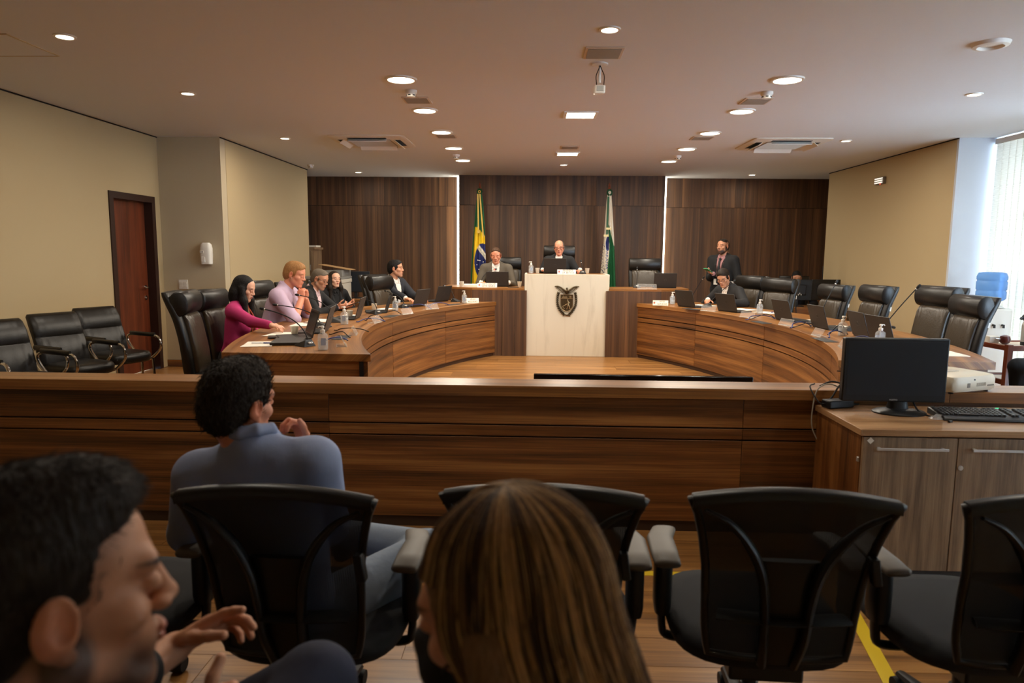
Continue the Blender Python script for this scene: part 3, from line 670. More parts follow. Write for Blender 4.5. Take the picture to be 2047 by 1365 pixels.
# ------------------------------------------------------------------ mesh task chairs of the audience
MESHF = bpy.data.materials.new('mesh_fabric'); MESHF.use_nodes = True; nt = MESHF.node_tree; b = nt.nodes['Principled BSDF']; b.inputs['Base Color'].default_value = (.006, .006, .007, 1); b.inputs['Roughness'].default_value = .75
tc = nt.nodes.new('ShaderNodeTexCoord'); mp = nt.nodes.new('ShaderNodeMapping'); mp.inputs['Scale'].default_value = (1, 1, 1); ck = nt.nodes.new('ShaderNodeTexWave'); ck.inputs['Scale'].default_value = 55; ck.wave_type = 'BANDS'; ck.bands_direction = 'X'
mr = nt.nodes.new('ShaderNodeMapRange'); mr.inputs[1].default_value = .0; mr.inputs[2].default_value = 1; mr.inputs[3].default_value = .91; mr.inputs[4].default_value = 1.0
nt.links.new(tc.outputs['Object'], mp.inputs[0]); nt.links.new(mp.outputs[0], ck.inputs['Vector']); nt.links.new(ck.outputs['Fac'], mr.inputs[0]); nt.links.new(mr.outputs[0], b.inputs['Alpha'])
ARMG = mat('armrest_grey', (98, 92, 84), .5)
FRAMEC = mat('frame_black', (17, 17, 18), .36)
def mesh_chair():
    t = thing('mesh_chair', '', 'chair')
    def by(z): return -.235 - .30 * max(0, z - .52) ** 1.5
    def hw(z):
        k = [(.48, .175), (.55, .185), (.65, .19), (.75, .196), (.85, .212), (.93, .232), (.975, .245)]
        for (a, b_), (c, d) in zip(k[:-1], k[1:]):
            if z <= c: return b_ + (d - b_) * (z - a) / (c - a)
        return k[-1][1]
    zs = [.48 + i * .0275 for i in range(18)]
    L_ = [Vector((-hw(z), by(z), z)) for z in zs]; Rr = [Vector((hw(z), by(z), z)) for z in zs]
    top = [Vector((x, by(.95 + .03 * (1 - (x / .245) ** 2)) - .006 * 0, .955 + .028 * (1 - (x / .245) ** 2))) for x in [-.245 + .49 * i / 12 for i in range(13)]]
    bot = [Vector((x, by(.48), .478 - .012 * (1 - (x / .175) ** 2))) for x in [.175 - .35 * i / 8 for i in range(9)]]
    loop = L_[:-1] + top + Rr[::-1][1:] + bot[1:-1]
    f = MB().tube(loop, [.011 if p.z < .945 else .015 for p in loop], 8, closed=True); f.build('back_frame', FRAMEC, t, smooth=60)
    tb = MB().loft([[p + Vector((0, dy, dz)) for dy, dz in ((-.014, -.018), (-.018, .0), (-.008, .014), (.012, .015), (.018, 0), (.012, -.018))] for p in top]); tb.build('top_rail', FRAMEC, t, smooth=60)
    m = MB(); vs = []; n = 16; zz = zs[:-1] + [.965]
    for z in zz:
        for i in range(n + 1):
            x = (i / n * 2 - 1) * hw(z) * .985; vs.append((x, by(z) - .012 * (1 - (x / hw(z)) ** 2) * 1.0, z + (.02 * (1 - (x / .245) ** 2) if z > .93 else 0)))
    m.add(vs, [(r * (n + 1) + i, r * (n + 1) + i + 1, (r + 1) * (n + 1) + i + 1, (r + 1) * (n + 1) + i) for r in range(len(zz) - 1) for i in range(n)])
    m.build('mesh_back', MESHF, t, smooth=180)
    for s in (-1, 1):   # the two curved ribs that run from the top corners into the central spine
        pts = catmull([(s * .215, -.335, .935), (s * .155, -.335, .90), (s * .10, -.325, .83), (s * .068, -.315, .75), (s * .055, -.305, .66), (s * .05, -.29, .56), (s * .04, -.25, .46)], 5)
        MB().tube(pts, [.008 + .010 * min(1, i / 10) for i in range(len(pts))], 8, flat=.7).build('back_rib', FRAMEC, t, smooth=60)
    MB().loft([sell(0, y, z, w, .012, 16, 3) for y, z, w in ((-.30, .79, .075), (-.296, .74, .062), (-.29, .66, .052), (-.275, .56, .05), (-.24, .46, .05))]).build('spine', BLACKP, t, smooth=60)
    lb = MB(); lb.tube(catmull([(-.16, -.262, .61), (-.08, -.285, .615), (0, -.292, .615), (.08, -.285, .615), (.16, -.262, .61)], 5), .028, 8, flat=.4); lb.build('lumbar_pad', BLACKM, t)
    MB().box((.205, -.30, .77), (.022, .03, .075), rotm(0, R(-8))).build('height_knob', BLACKP, t, bev=.004)
    MB().loft([sell(0, .03 + dy, z, w, d, 32, 3.2) for z, w, d, dy in ((.40, .20, .20, 0), (.42, .245, .245, 0), (.455, .255, .255, 0), (.475, .24, .24, 0), (.482, .19, .19, 0))]).build('seat', mat('seat_fabric', (24, 24, 26), .9, bump=.3, bscale=400), t, smooth=60)
    MB().box((0, -.02, .375), (.2, .3, .05)).build('mechanism', BLACKP, t, bev=.008)
    for s in (-1, 1):
        a = MB(); a.tube(catmull([(s * .12, .0, .375), (s * .24, .0, .38), (s * .262, .0, .42), (s * .265, -.005, .53)], 5), [.02] * 16, 8, flat=.6); a.build('armrest_bracket', BLACKP, t, smooth=60)
        MB().loft([[Vector((s * .265 + v.x, -.01 + v.y, z)) for v in sell(0, 0, 0, w, d, 16, 3)] for z, w, d in ((.47, .022, .035), (.50, .026, .042), (.62, .026, .042), (.64, .024, .04))]).build('armrest_sleeve', BLACKP, t, smooth=60)
        MB().loft([[Vector((s * .265 + v.y - s * .02 * ((y + .0) > .1), y, .668 + v.z)) for v in ring_yz(0, 0, 0, w, h, 16, 2.8)] for y, w, h in ((-.105, .028, .006), (-.10, .037, .014), (-.03, .040, .017), (.08, .040, .017), (.15, .037, .016), (.168, .026, .008))]).build('armrest_pad', ARMG, t, smooth=60)
    swivel_base(t, .40)
    return t
MC = mesh_chair(); g = 'black mesh chairs of the audience row'
for k, (x, y, rz, lab) in enumerate(((-.605, 1.93, -3, 'black mesh chair the man in blue shirt sits on'), (.04, 1.97, -2, 'black mesh chair half hidden behind the blonde hair'), (.655, 1.97, -3, 'empty black mesh chair in front of the cabinet, whole back in view'), (1.272, 1.97, 2, 'black mesh chair cut off by the right edge of the photo'), (-1.245, 1.98, 0, 'black mesh chair mostly hidden behind the dark haired man at left'))):
    if k == 0: MC.scale = (1, 1, .928); MC.location = (x, y, 0); MC.rotation_euler = (0, 0, R(rz)); MC['label'] = lab; MC['group'] = g
    else: dup(MC, (x, y, 0), R(rz), lab, g)

# ------------------------------------------------------------------ cabinet, monitor, keyboard at right
t = thing('cabinet', 'low oak cabinet with two doors carrying the black monitor and keyboard', 'cabinet', (1.47, 3.09, 0))
MB().b2((-.012, -.012, .69), (1.55, .50, .72)).build('cabinet_top', OAKTOP, t, bev=.002)
MB().b2((0, .012, .06), (.02, .50, .69)).build('side_panel', WALNUT, t, 'z', 0); MB().b2((1.51, .012, .06), (1.53, .50, .69)).build('side_panel', OAK, t, 'z', 0)
MB().b2((.0205, .47, .06), (1.5095, .49, .69)).build('back_panel', OAK, t, 'z', 0); MB().b2((.0205, .014, .06), (1.5095, .47, .08)).build('bottom_panel', OAK, t, smooth=0)
MB().b2((.02, .03, 0), (1.51, .49, .06)).build('plinth', mat('plinth_grey', (58, 58, 58), .5), t, smooth=0)
for k, (a, b_) in enumerate(((.004, .416), (.420, .955), (.959, 1.526))):
    d = MB().b2((a, -.006, .066), (b_, .012, .684)).build('door', OAK, t, 'z', 0, bev=.0015)
    hx0, hx1 = (a + .05, b_ - .05) if k == 0 else (a + .05, a + .41)
    h = MB(); h.b2((hx0, -.034, .63), (hx1, -.026, .641)); h.b2((hx0 + .01, -.026, .631), (hx0 + .022, -.005, .640)); h.b2((hx1 - .022, -.026, .631), (hx1 - .01, -.005, .640)); h.build('handle', STEEL, d, bev=.001)
    if k == 1: MB().lathe([(.011, 0), (.011, .004), (.005, .004), (.005, .006)], 14, (a + .017, -.006, .55), rotm(R(90))).build('lock', STEEL, d)
    if k == 0:
        MB().box((.035, -.0065, .668), (.022, .001, .022), rotm(0, R(45))).build('sticker', PAPER, d, smooth=0)
MB().box((-.003, .02, .575), (.008, .016, .022)).build('hinge_cap', STEEL, t, bev=.002)

t = thing('monitor', 'black widescreen monitor on an oval foot on the oak cabinet', 'monitor', (1.80, 3.43, .72), R(-1.5))
MB().loft([sell(0, 0, z, w, d, 30, 2) for z, w, d in ((0, .125, .095), (.006, .125, .095), (.012, .115, .085), (.02, .06, .045))]).build('foot', BLACKP, t, smooth=50)
MB().loft([sell(0, .02, z, w, d, 16, 3) for z, w, d in ((.015, .05, .03), (.05, .045, .02), (.12, .045, .02))]).build('stand_neck', BLACKP, t, smooth=50)
sc = MB().box((-.04, .0, .213), (.492, .04, .312)).build('casing', BLACKP, t, bev=.006)
MB().box((-.04, -.0195, .221), (.456, .003, .262)).build('screen', mat('screen_off', (24, 28, 34), .32, spec=.5), t, smooth=0)
text('maker_lettering', 'POSITIVO', .011, plane_m((-.04, -.0203, .067), (1, 0, 0), (0, 0, 1)), mat('silver_print', (170, 170, 170), .4), t, .038)
t = thing('keyboard', 'black computer keyboard lying on the oak cabinet top', 'keyboard', (2.155, 3.335, .72), R(-4))
kb = MB(); prof = [(-.085, 0), (-.085, .012), (-.052, .022), (.075, .034), (.085, .030), (.085, 0)]
kb.loft([[Vector((x, y, z)) for y, z in prof] for x in (-.225, .225)]); kb.build('keyboard_body', mat('kbd', (30, 30, 32), .4), t, bev=.005)
km = MB().loft([sell(0, 0, z, w, w, 12, 6) for z, w in ((0, .0085), (.004, .0078), (.006, .0062))]).mesh('key', mat('keycap', (26, 26, 28), .35), smooth=40)
for r_ in range(6):
    y = -.042 + r_ * .0195; z = .0235 + (y + .052) / .127 * .012
    for c in range(22):
        if c in (15, 18) or (r_ == 5 and c in (1, 6, 11)) or (r_ in (1, 2) and c == 17): continue
        if r_ == 0 and 4 <= c <= 8: continue
        o = link('key', km, t, 0, (-.212 + c * .0195, y, z))
MB().loft([sell(0, 0, z, .047, .0082, 16, 6) for z in (0, .004)]).build('space_bar', MATS['keycap'], t, loc=(-.212 + 6 * .0195, -.042, .0245))
MB().box((.10, .083, .0335), (.02, .003, .002)).build('indicator', mat('led_green', (60, 220, 150), emit=(.1, 1, .5), estr=1.5), t, smooth=0)

t = thing('power_adapter', 'black power adapter brick at the back left corner of the cabinet', 'adapter', (1.545, 3.53, .72), R(18))
MB().box((0, 0, .022), (.15, .062, .04)).build('brick', BLACKP, t, bev=.006)
MB().tube(catmull([(-.075, 0, .02), (-.10, .02, .03), (-.09, .10, .09), (-.03, .14, .098)], 6), .0035, 6).build('cord', BLACKM, t)
def cable(name, pts, r, m, lab, grp=None, n=8):
    P = catmull(pts, n); o = P[0].copy(); q = MB().tube([p - o for p in P], r, 7).build(name, m, None, smooth=180, loc=o); tag(q, lab, 'cable', grp); return q
cable('white_cable', [(1.60, 3.60, .80), (1.52, 3.585, .83), (1.455, 3.57, .80), (1.425, 3.54, .70), (1.42, 3.52, .62), (1.44, 3.50, .56)], .0035, mat('cable_grey', (150, 140, 125), .5), 'thin pale cable hanging down the left side of the oak cabinet')
cable('black_cable', [(1.52, 3.70, .797), (1.58, 3.70, .822), (1.64, 3.68, .81), (1.66, 3.66, .80), (1.74, 3.68, .80), (1.80, 3.70, .80)], .005, BLACKM, 'black cable lying across the parapet board left of the monitor')
cable('black_cable', [(1.70, 3.63, .80), (1.62, 3.60, .86), (1.565, 3.575, .82), (1.53, 3.555, .775), (1.50, 3.53, .74), (1.58, 3.53, .73), (1.66, 3.55, .735)], .0045, BLACKM, 'black cable looping down from the parapet behind the power adapter')
cable('black_cable', [(1.70, 3.65, .80), (1.64, 3.63, .845), (1.60, 3.60, .80), (1.61, 3.57, .745), (1.66, 3.56, .73)], .0045, BLACKM, 'short black cable loop between parapet and power adapter')
t = thing('cable_plug', 'black jack plug sticking out left of the monitor above the parapet', 'plug', (1.66, 3.62, .885))
MB().tube([(-.085, .01, .006), (-.04, .005, .003), (-.035, .005, .003), (.02, 0, 0), (.06, -.01, -.09)], [.003, .003, .008, .009, .004], 8).build('plug', BLACKM, t)
t = thing('plastic_bag', 'scrap of clear plastic bag lying between monitor foot and keyboard', 'bag', (1.915, 3.30, .72))
rr = random.Random(2); m = MB(); n = 9; vs = [((i / (n - 1) - .5) * .075, (j / (n - 1) - .5) * .05, .003 + .028 * rr.random() * math.sin(math.pi * i / (n - 1)) * math.sin(math.pi * j / (n - 1))) for j in range(n) for i in range(n)]
m.add(vs, [(j * n + i, j * n + i + 1, (j + 1) * n + i + 1, (j + 1) * n + i) for j in range(n - 1) for i in range(n - 1)]); m.build('film', mat('film', (225, 230, 235), .15, alpha=.35), t, smooth=0)
t = thing('usb_dongle', 'tiny black dongle on the cabinet top in front of the plastic scrap', 'dongle', (1.935, 3.235, .72), R(30))
MB().box((0, 0, .005), (.022, .012, .009)).build('dongle', BLACKP, t, bev=.002)
cable('monitor_cable', [(1.86, 3.45, .80), (1.875, 3.40, .74), (1.90, 3.36, .724), (1.935, 3.33, .724)], .004, BLACKM, 'black cable running over the monitor foot towards the keyboard')
PROJ = mat('cream_plastic', (232, 222, 200), .3)
t = thing('projector', 'cream white projector lying on the parapet board right of the monitor', 'projector', (2.195, 3.70, .794), R(24))
MB().loft([sell(0, 0, z, w, d, 32, 7) for z, w, d in ((.012, .165, .135), (.022, .172, .142), (.07, .172, .142), (.088, .164, .134), (.094, .14, .112))]).build('housing', PROJ, t, smooth=40)
MB().box((-.06, -.1415, .045), (.022, .003, .022)).build('foot_socket', mat('tan_pl', (120, 108, 92), .5), t, bev=.002)
v = MB()
for k in range(9): v.box((.0 + k * .008, -.1415, .046), (.004, .003, .018))
v.build('vent_slots', mat('vent', (170, 158, 138), .6), t, smooth=0)
MB().box((.105, -.1415, .038), (.05, .003, .008)).build('side_latch', MATS['tan_pl'], t, bev=.002)
MB().box((-.03, .01, .0955), (.13, .06, .004)).build('top_label', mat('pale_label', (196, 190, 178), .5), t, bev=.002)
MB().lathe([(.004, -.002), (.004, .002)], 8, (-.02, -.1425, .072), rotm(R(90))).build('screw', DGREY, t)
for x in (-.13, .13):
    for y in (-.10, .10): MB().lathe([(.012, 0), (.012, .013)], 10, (x, y, 0)).build('foot', BLACKM, t)
t = thing('television', 'large black television standing behind the parapet with its top edge showing', 'television', (.642, 4.06, 0), R(-.3))
MB().box((0, 0, .43), (1.272, .035, .70)).build('frame', mat('gloss_black', (10, 10, 11), .12), t, bev=.004)
MB().box((0, .03, .42), (1.26, .05, .66)).build('rear_casing', BLACKP, t, bev=.01)
MB().box((0, .0175, .43), (1.0, .001, .6)).build('screen', MATS['screen_off'], t, smooth=0)
for s in (-1, 1): MB().tube([(s * .35, .03, .10), (s * .35, .03, .02), (s * .35, -.12, .012), (s * .35, .18, .012)], .012, 8).build('foot', BLACKP, t)
# ------------------------------------------------------------------ things on the desks
LIDM = mat('laptop_lid', (46, 43, 40), .5)
def laptop():
    t = thing('laptop', '', 'laptop')
    MB().box((0, -.115, .009), (.335, .23, .016)).build('keyboard_base', mat('laptop_base', (34, 33, 32), .45), t, bev=.003)
    k = MB()
    for r_ in range(5):
        for c in range(14): k.b2((-.14 + c * .02, -.105 + r_ * .018, .0165), (-.14 + c * .02 + .017, -.105 + r_ * .018 + .015, .0185))
    o = k.build('keys', BLACKP, t, smooth=0); o['kind'] = 'stuff'
    M = Matrix.Translation((0, 0, .014)) @ Matrix.Rotation(R(-17), 4, 'X')
    l = MB().box((0, .004, .112), (.335, .008, .222)).xf(M).build('lid', LIDM, t, bev=.003)
    MB().box((0, -.0008, .115), (.305, .001, .18)).xf(M).build('screen', mat('laptop_screen', (40, 36, 40), .15), l, smooth=0)
    MB().tube([(.016 * math.cos(a), .0085, .115 + .016 * math.sin(a)) for a in [i * math.pi / 8 for i in range(16)]], .0012, 5, closed=True).xf(M).build('round_badge', mat('badge_grey', (84, 80, 76), .3, .6), l)
    MB().tube([(-.13, 0, .014), (.13, 0, .014)], .006, 8).build('hinge', BLACKP, t)
    return t
LP = laptop(); first = [True]
def put(proto, fl, x, y, z, rz, lab, grp, skip=()):
    if fl[0]: fl[0] = False; t = proto; t.location = (x, y, z); t.rotation_euler = (0, 0, R(rz)); t['label'] = lab; t['group'] = grp; return t
    return dup(proto, (x, y, z), R(rz), lab, grp, skip)
gl, gr = 'laptops on the desks', 'laptops on the desks'
for x, y, az, lab in ((-1.83, 5.60, 28, 'open laptop seen edge on in front of the woman in pink'), (-1.81, 6.02, 8, 'open laptop of the blond man, lid edge towards the camera'), (-1.85, 7.28, 4, 'open laptop of the grey haired man behind the second gel bottle'), (-1.73, 8.13, 16, 'open laptop seen edge on beside the third gel bottle'),
                      (-1.48, 9.02, -22, 'open laptop in front of the hand of the man in navy suit'), (-1.32, 10.0, -28, 'open laptop at the far end of the left desk by the dais counter'),
                      (2.045, 9.42, -150, 'open laptop at the far end of the right desk beside the gel bottle'), (2.395, 8.70, -152, 'open laptop in front of the writing man'), (2.69, 7.57, -168, 'open laptop standing alone before the olive fronted chair'), (2.765, 6.80, -176, 'open laptop in the middle of the right desk under the tilted microphone'),
                      (2.82, 6.07, 178, 'open laptop right of the gel bottle just above the big monitor'), (2.80, 5.66, -174, 'open laptop nearest on the right desk, partly behind the big monitor')):
    put(LP, first, x, y, HD, az - 90, lab, gl)
put(LP, first, -.545, 10.50, .985, 180, 'open laptop in front of the man in grey suit on the left counter', gl)
put(LP, first, 1.965, 10.60, .985, 176, 'open laptop on the right dais counter beside the empty name holder', gl)
put(LP, first, .31, 10.52, 1.19, 180, 'open laptop on the white marble stand in front of the president', gl)
t = thing('closed_laptop', 'flat dark laptop lying closed nearest the camera on the left desk', 'laptop', (-1.87, 5.26, HD), R(-78))
MB().box((0, 0, .012), (.33, .23, .022)).build('laptop_body', MATS['laptop_base'], t, bev=.004)
MB().tube([(-.13, .113, .012), (.13, .113, .012)], .007, 8).build('hinge', BLACKP, t)

# gel bottles with pump
def bottle():
    t = thing('gel_bottle', '', 'bottle')
    prof = [(0, .033, .0), (0, .036, .004), (0, .036, .05), (0, .036, .098), (0, .034, .108), (0, .026, .118), (0, .015, .124), (0, .014, .130)]
    MB().loft([sell(0, 0, z, w, w * .72 if z < .11 else w * (.72 + .28 * (z - .108) / .02), 24, 3.2 if z < .11 else 2.2) for _, w, z in prof]).build('bottle_body', CLEAR, t, smooth=50)
    g_ = MB().loft([sell(0, 0, z, w, w * .72, 22, 3.2) for w, z in ((.031, .004), (.0335, .008), (.0335, .066), (.033, .0665))]).build('gel', GEL, t, smooth=50)
    MB().lathe([(.0155, .124), (.0165, .127), (.0165, .144), (.012, .146), (.006, .147), (.006, .160)], 16).build('pump_collar', WHITEPL, t)
    MB().lathe([(.009, .158), (.012, .160), (.012, .170), (.009, .174)], 14).build('pump_head', WHITEPL, t)
    MB().tube([(.0, 0, .168), (-.024, 0, .169), (-.032, 0, .163)], [.0055, .0045, .004], 8).build('nozzle', WHITEPL, t)
    MB().tube([(0, 0, .125), (.004, 0, .012)], .0025, 6).build('dip_tube', WHITEPL, t)
    MB().box((.006, -.0262, .062), (.034, .0012, .05)).build('label', mat('gel_label', (150, 160, 175), .5), t, smooth=0)
    return t
BT = bottle(); first2 = [True]; g = 'gel bottles on the desks'
for x, y, z, rz, lab, hi in ((-1.494, 4.895, HD, 10, 'gel pump bottle nearest the camera on the left desk', 0), (-1.818, 6.66, HD, -10, 'gel pump bottle before the hands of the grey haired man', 0), (-1.659, 8.34, HD, -15, 'gel pump bottle beside the sleeve of the man in navy suit', 0), (-.967, 9.74, HD, -10, 'gel pump bottle behind the name plate at the far end of the left desk', 0),
                         (1.955, 9.94, HD, 190, 'gel pump bottle behind the name plate at the far end of the right desk', 0), (2.707, 8.46, HD, 190, 'gel pump bottle in front of the olive fronted chair', 0), (2.717, 6.21, HD, 190, 'gel pump bottle above the upper left corner of the big monitor', 0), (2.694, 5.49, HD, 190, 'gel pump bottle whose pump peeks over the big monitor', 0), (-.045, 10.50, 1.19, 0, 'gel pump bottle on the left edge of the white marble stand', 0)):
    put(BT, first2, x, y, z, rz, lab, g)

def cup():
    t = thing('plastic_cup', '', 'cup')
    MB().lathe([(.0225, 0), (.0235, .002), (.033, .078), (.0345, .08), (.0325, .08), (.0315, .078), (.0220, .004)], 20, cap=False).build('cup_wall', MATS['cup_white'], t)
    MB().lathe([(.0225, .0005), (.002, .001)], 20, cap=True).build('cup_base', MATS['cup_white'], t)
    return t
CP = cup(); first3 = [True]; g = 'white plastic cups'
for x, y, z, lab in ((-1.981, 5.72, HD, 'white plastic cup by the hand of the woman in pink'), (-1.922, 8.38, HD, 'white plastic cup in front of the empty leather chair on the left desk'), (-1.95, 7.36, HD, 'white plastic cup half hidden behind the laptop of the grey haired man'), (-1.07, 10.38, .985, 'white plastic cup on the left end of the left dais counter'),
                     (-.215, 10.52, .985, 'white plastic cup on the left dais counter next to the marble stand'), (.052, 10.53, 1.19, 'white plastic cup on the marble stand next to the gel bottle'), (.80, 10.62, 1.19, 'white plastic cup on the marble stand beside the hand of the president')):
    put(CP, first3, x, y, z, 0, lab, g)

# gooseneck microphones, each bent its own way
def mic(base, rz, tip, lab, ring=False, bend=.5):
    t = thing('microphone', lab, 'microphone', base, 0, 'gooseneck microphones')
    B = Matrix.Rotation(R(rz), 4, 'Z')
    m = MB(); m.add([(-.045, -.07, 0), (.045, -.07, 0), (.055, .055, 0), (-.055, .055, 0), (-.045, -.07, .012), (.045, -.07, .012), (.03, .04, .052), (-.03, .04, .052)], [(3, 2, 1, 0), (0, 1, 5, 4), (1, 2, 6, 5), (2, 3, 7, 6), (3, 0, 4, 7), (4, 5, 6, 7)]); m.xf(B); m.build('mic_base', DGREY, t, bev=.004)
    for x in (-.018, .0): MB().lathe([(.008, 0), (.008, .012), (.005, .012), (.005, .02)], 10, B @ Vector((x + .009, .05, .026)), (B.to_3x3() @ rotm(R(-70)))).build('connector', STEEL, t)
    p0 = B @ Vector((0, .03, .048)); p3 = Vector(tip) - Vector(base); d = (p3 - p0)
    up = Vector((0, 0, 1)); L_ = d.length
    hz = Vector((d.x, d.y, 0)); c1_ = p0 + up * max(d.z * .8, .11) + hz * .12
    if bend < .25: c1_ = p0 + d * .45 + up * L_ * bend * .45
    C = [p0 * (1 - f) ** 2 + c1_ * (2 * f * (1 - f)) + p3 * f * f for f in [k / 18 for k in range(19)]]; MB().tube(C, .0045, 7).build('gooseneck', BLACKM, t, smooth=180)
    e = (C[-1] - C[-3]).normalized(); q = e.to_track_quat('Z', 'Y').to_matrix()
    MB().lathe([(.005, -.006), (.008, 0), (.0115, .008), (.0125, .022), (.010, .036), (.004, .041)], 14, p3, q).build('mic_head', BLACKM, t)
    MB().lathe([(.0085, -.012), (.0085, -.004)], 12, p3, q).build('mic_ring', mat('red_ring', (255, 60, 40), emit=(1, .08, .04), estr=4) if ring else STEEL, t)
for b_, rz, tip, lab, bend in (((-1.685, 5.09, HD), 235, (-2.028, 5.201, 1.048), 'gooseneck microphone nearest the camera on the left desk', .7), ((-1.96, 6.87, HD), 80, (-2.339, 6.912, 1.05), 'gooseneck microphone bending up to the elbows of the blond man', .45), ((-1.95, 6.40, HD), 80, (-2.372, 6.394, .989), 'gooseneck microphone crossing low in front of the lilac shirt', .35),
                          ((-1.80, 7.89, HD), 235, (-1.975, 8.10, .93), 'short bent microphone in front of the empty leather chair', .6), ((-1.66, 8.80, HD), 235, (-1.929, 9.112, .977), 'microphone before the sleeve of the man in navy suit', .4), ((-1.118, 10.0, HD), 60, (-1.318, 10.343, .995), 'microphone at the far end of the left desk by the name plate', .6),
                          ((2.225, 10.12, HD), 300, (2.375, 9.966, 1.151), 'microphone rising behind the farthest laptop of the right desk', .2), ((2.332, 9.50, HD), 300, (2.661, 9.462, 1.131), 'microphone crossing in front of the face of the writing man', .15), ((2.91, 7.30, HD), 280, (3.117, 7.352, 1.204), 'microphone pointing up at the leather chair before the black monitors', .15),
                          ((2.953, 6.10, HD), 270, (3.194, 5.956, 1.221), 'long straight microphone tilted right against the tan wall', .12), ((2.949, 6.62, HD), 270, (3.191, 6.323, .862), 'microphone bent down flat to the right above the big monitor', .45)):
    mic(b_, rz, tip, lab, False, bend)
mic((-.80, 10.60, .985), 180, (-.601, 10.74, 1.235), 'microphone with glowing red ring before the man in grey suit', True, .4)
mic((1.545, 10.62, .985), 180, (1.553, 10.66, 1.26), 'upright microphone on the right dais counter', False, .1)
mic((.72, 10.50, 1.19), 180, (.70, 10.52, 1.36), 'short microphone on the marble stand beside the president', False, .1)

# acrylic name holders and name plates
def holder(x, y, z, rz, lab, lines=None, w=.20, h=.07, paper=None, red=True, grp='clear acrylic name holders'):
    t = thing('name_holder' if not lines else 'name_plate', lab, 'name holder' if not lines else 'name plate', (x, y, z), R(rz), grp)
    M = Matrix.Translation((0, .0, .003)) @ Matrix.Rotation(R(-28), 4, 'X')
    MB().box((0, .03, .0015), (w, .075, .003)).build('foot_sheet', ACRYL, t, smooth=0)
    MB().box((0, 0, h / 2), (w, .003, h)).xf(M).build('front_sheet', ACRYL, t, smooth=0)
    rm = MB().tube([(-w / 2, 0, .001), (w / 2, 0, .001), (w / 2, 0, h), (-w / 2, 0, h)], .0016, 4, closed=True).xf(M); rm.tube([(-w / 2, -.006, .0016), (-w / 2, .067, .0016), (w / 2, .067, .0016), (w / 2, -.006, .0016)], .0014, 4, closed=True); rm.build('polished_edge', mat('acrylic_edge', (206, 200, 188), .2), t, smooth=0)
    if paper is not None:
        MB().box((0, -.0022, h / 2), (w * .99, .0012, h * .96)).xf(M).build('paper_insert', paper, t, smooth=0)
    if lines:
        for i, (s, sz, wd, mm) in enumerate(lines):
            text('lettering', s, sz, M @ plane_m((.022, -.0031, h * (.74 - .48 * i)), (1, 0, 0), (0, 0, 1)), mm, t, wd)
        q = MB(); q.tube([(-w * .40 + .010 * math.cos(a), -.003, h * .5 + .014 * math.sin(a)) for a in [k * math.pi / 6 for k in range(12)]], .003, 5, closed=True); q.box((-w * .40, -.003, h * .5), (.01, .002, .016)); q.xf(M).build('crest_print', REDINK, t, smooth=0)
    return t
def cdir(x, y):
    cx = 4.15 if x < .47 else -3.21; return math.degrees(math.atan2(6.88 - y, cx - x))
for x, y, lab, dr_ in ((-1.40, 5.15, 'clear acrylic name holder nearest the camera on the left desk', 0), (-1.50, 5.87, 'clear acrylic name holder second from the near end of the left desk', 0), (-1.54, 6.87, 'clear acrylic name holder in the middle of the left desk before the blue cables', -10), (-1.42, 7.87, 'clear acrylic name holder in front of the third gel bottle', -15), (-1.25, 8.62, 'clear acrylic name holder before the laptop of the man in navy suit', -25),
                      (2.17, 8.78, 'clear acrylic name holder in front of the hands of the writing man', 30), (2.39, 7.92, 'clear acrylic name holder second from the far end of the right desk', 22), (2.51, 7.05, 'clear acrylic name holder in the middle of the right desk before the blue cables', 15), (2.465, 6.15, 'clear acrylic name holder second from the near end of the right desk', 8), (2.35, 5.39, 'clear acrylic name holder beside the left edge of the big monitor', 0)):
    holder(x, y, HD, cdir(x, y) + 90 + dr_, lab)
NP = mat('plate_paper', (238, 228, 204), .7)
holder(-.87, 9.75, HD, 8, 'white name plate at the far end of the left desk', [('DEPUTADO', .030, .075, INK), ('MARCIO PACHECO', .032, .13, INK)], .21, .075, NP, grp='lettered name plates')
holder(1.74, 9.66, HD, -10, 'cream name plate at the far end of the right desk', [('DEPUTADO', .030, .075, INK), ('GILSON DE SOUZA', .032, .13, INK)], .21, .075, NP, grp='lettered name plates')
holder(-.68, 10.20, .985, 0, 'white name plate on the left counter before the man in grey suit', [('DIRETOR GERAL PCPR', .028, .195, INK), ('NESTOR WERNER JR.', .038, .195, INK)], .29, .07, PAPER, grp='lettered name plates')
holder(.47, 10.18, 1.19, 0, 'white name plate of the president on the marble stand', [('PRESIDENTE', .040, .15, INK), ('DR. BATISTA', .040, .165, INK)], .27, .07, PAPER, grp='lettered name plates')
holder(1.64, 10.22, .985, 0, 'empty clear name holder on the right dais counter', None, .28, .075, grp='clear acrylic name holders')

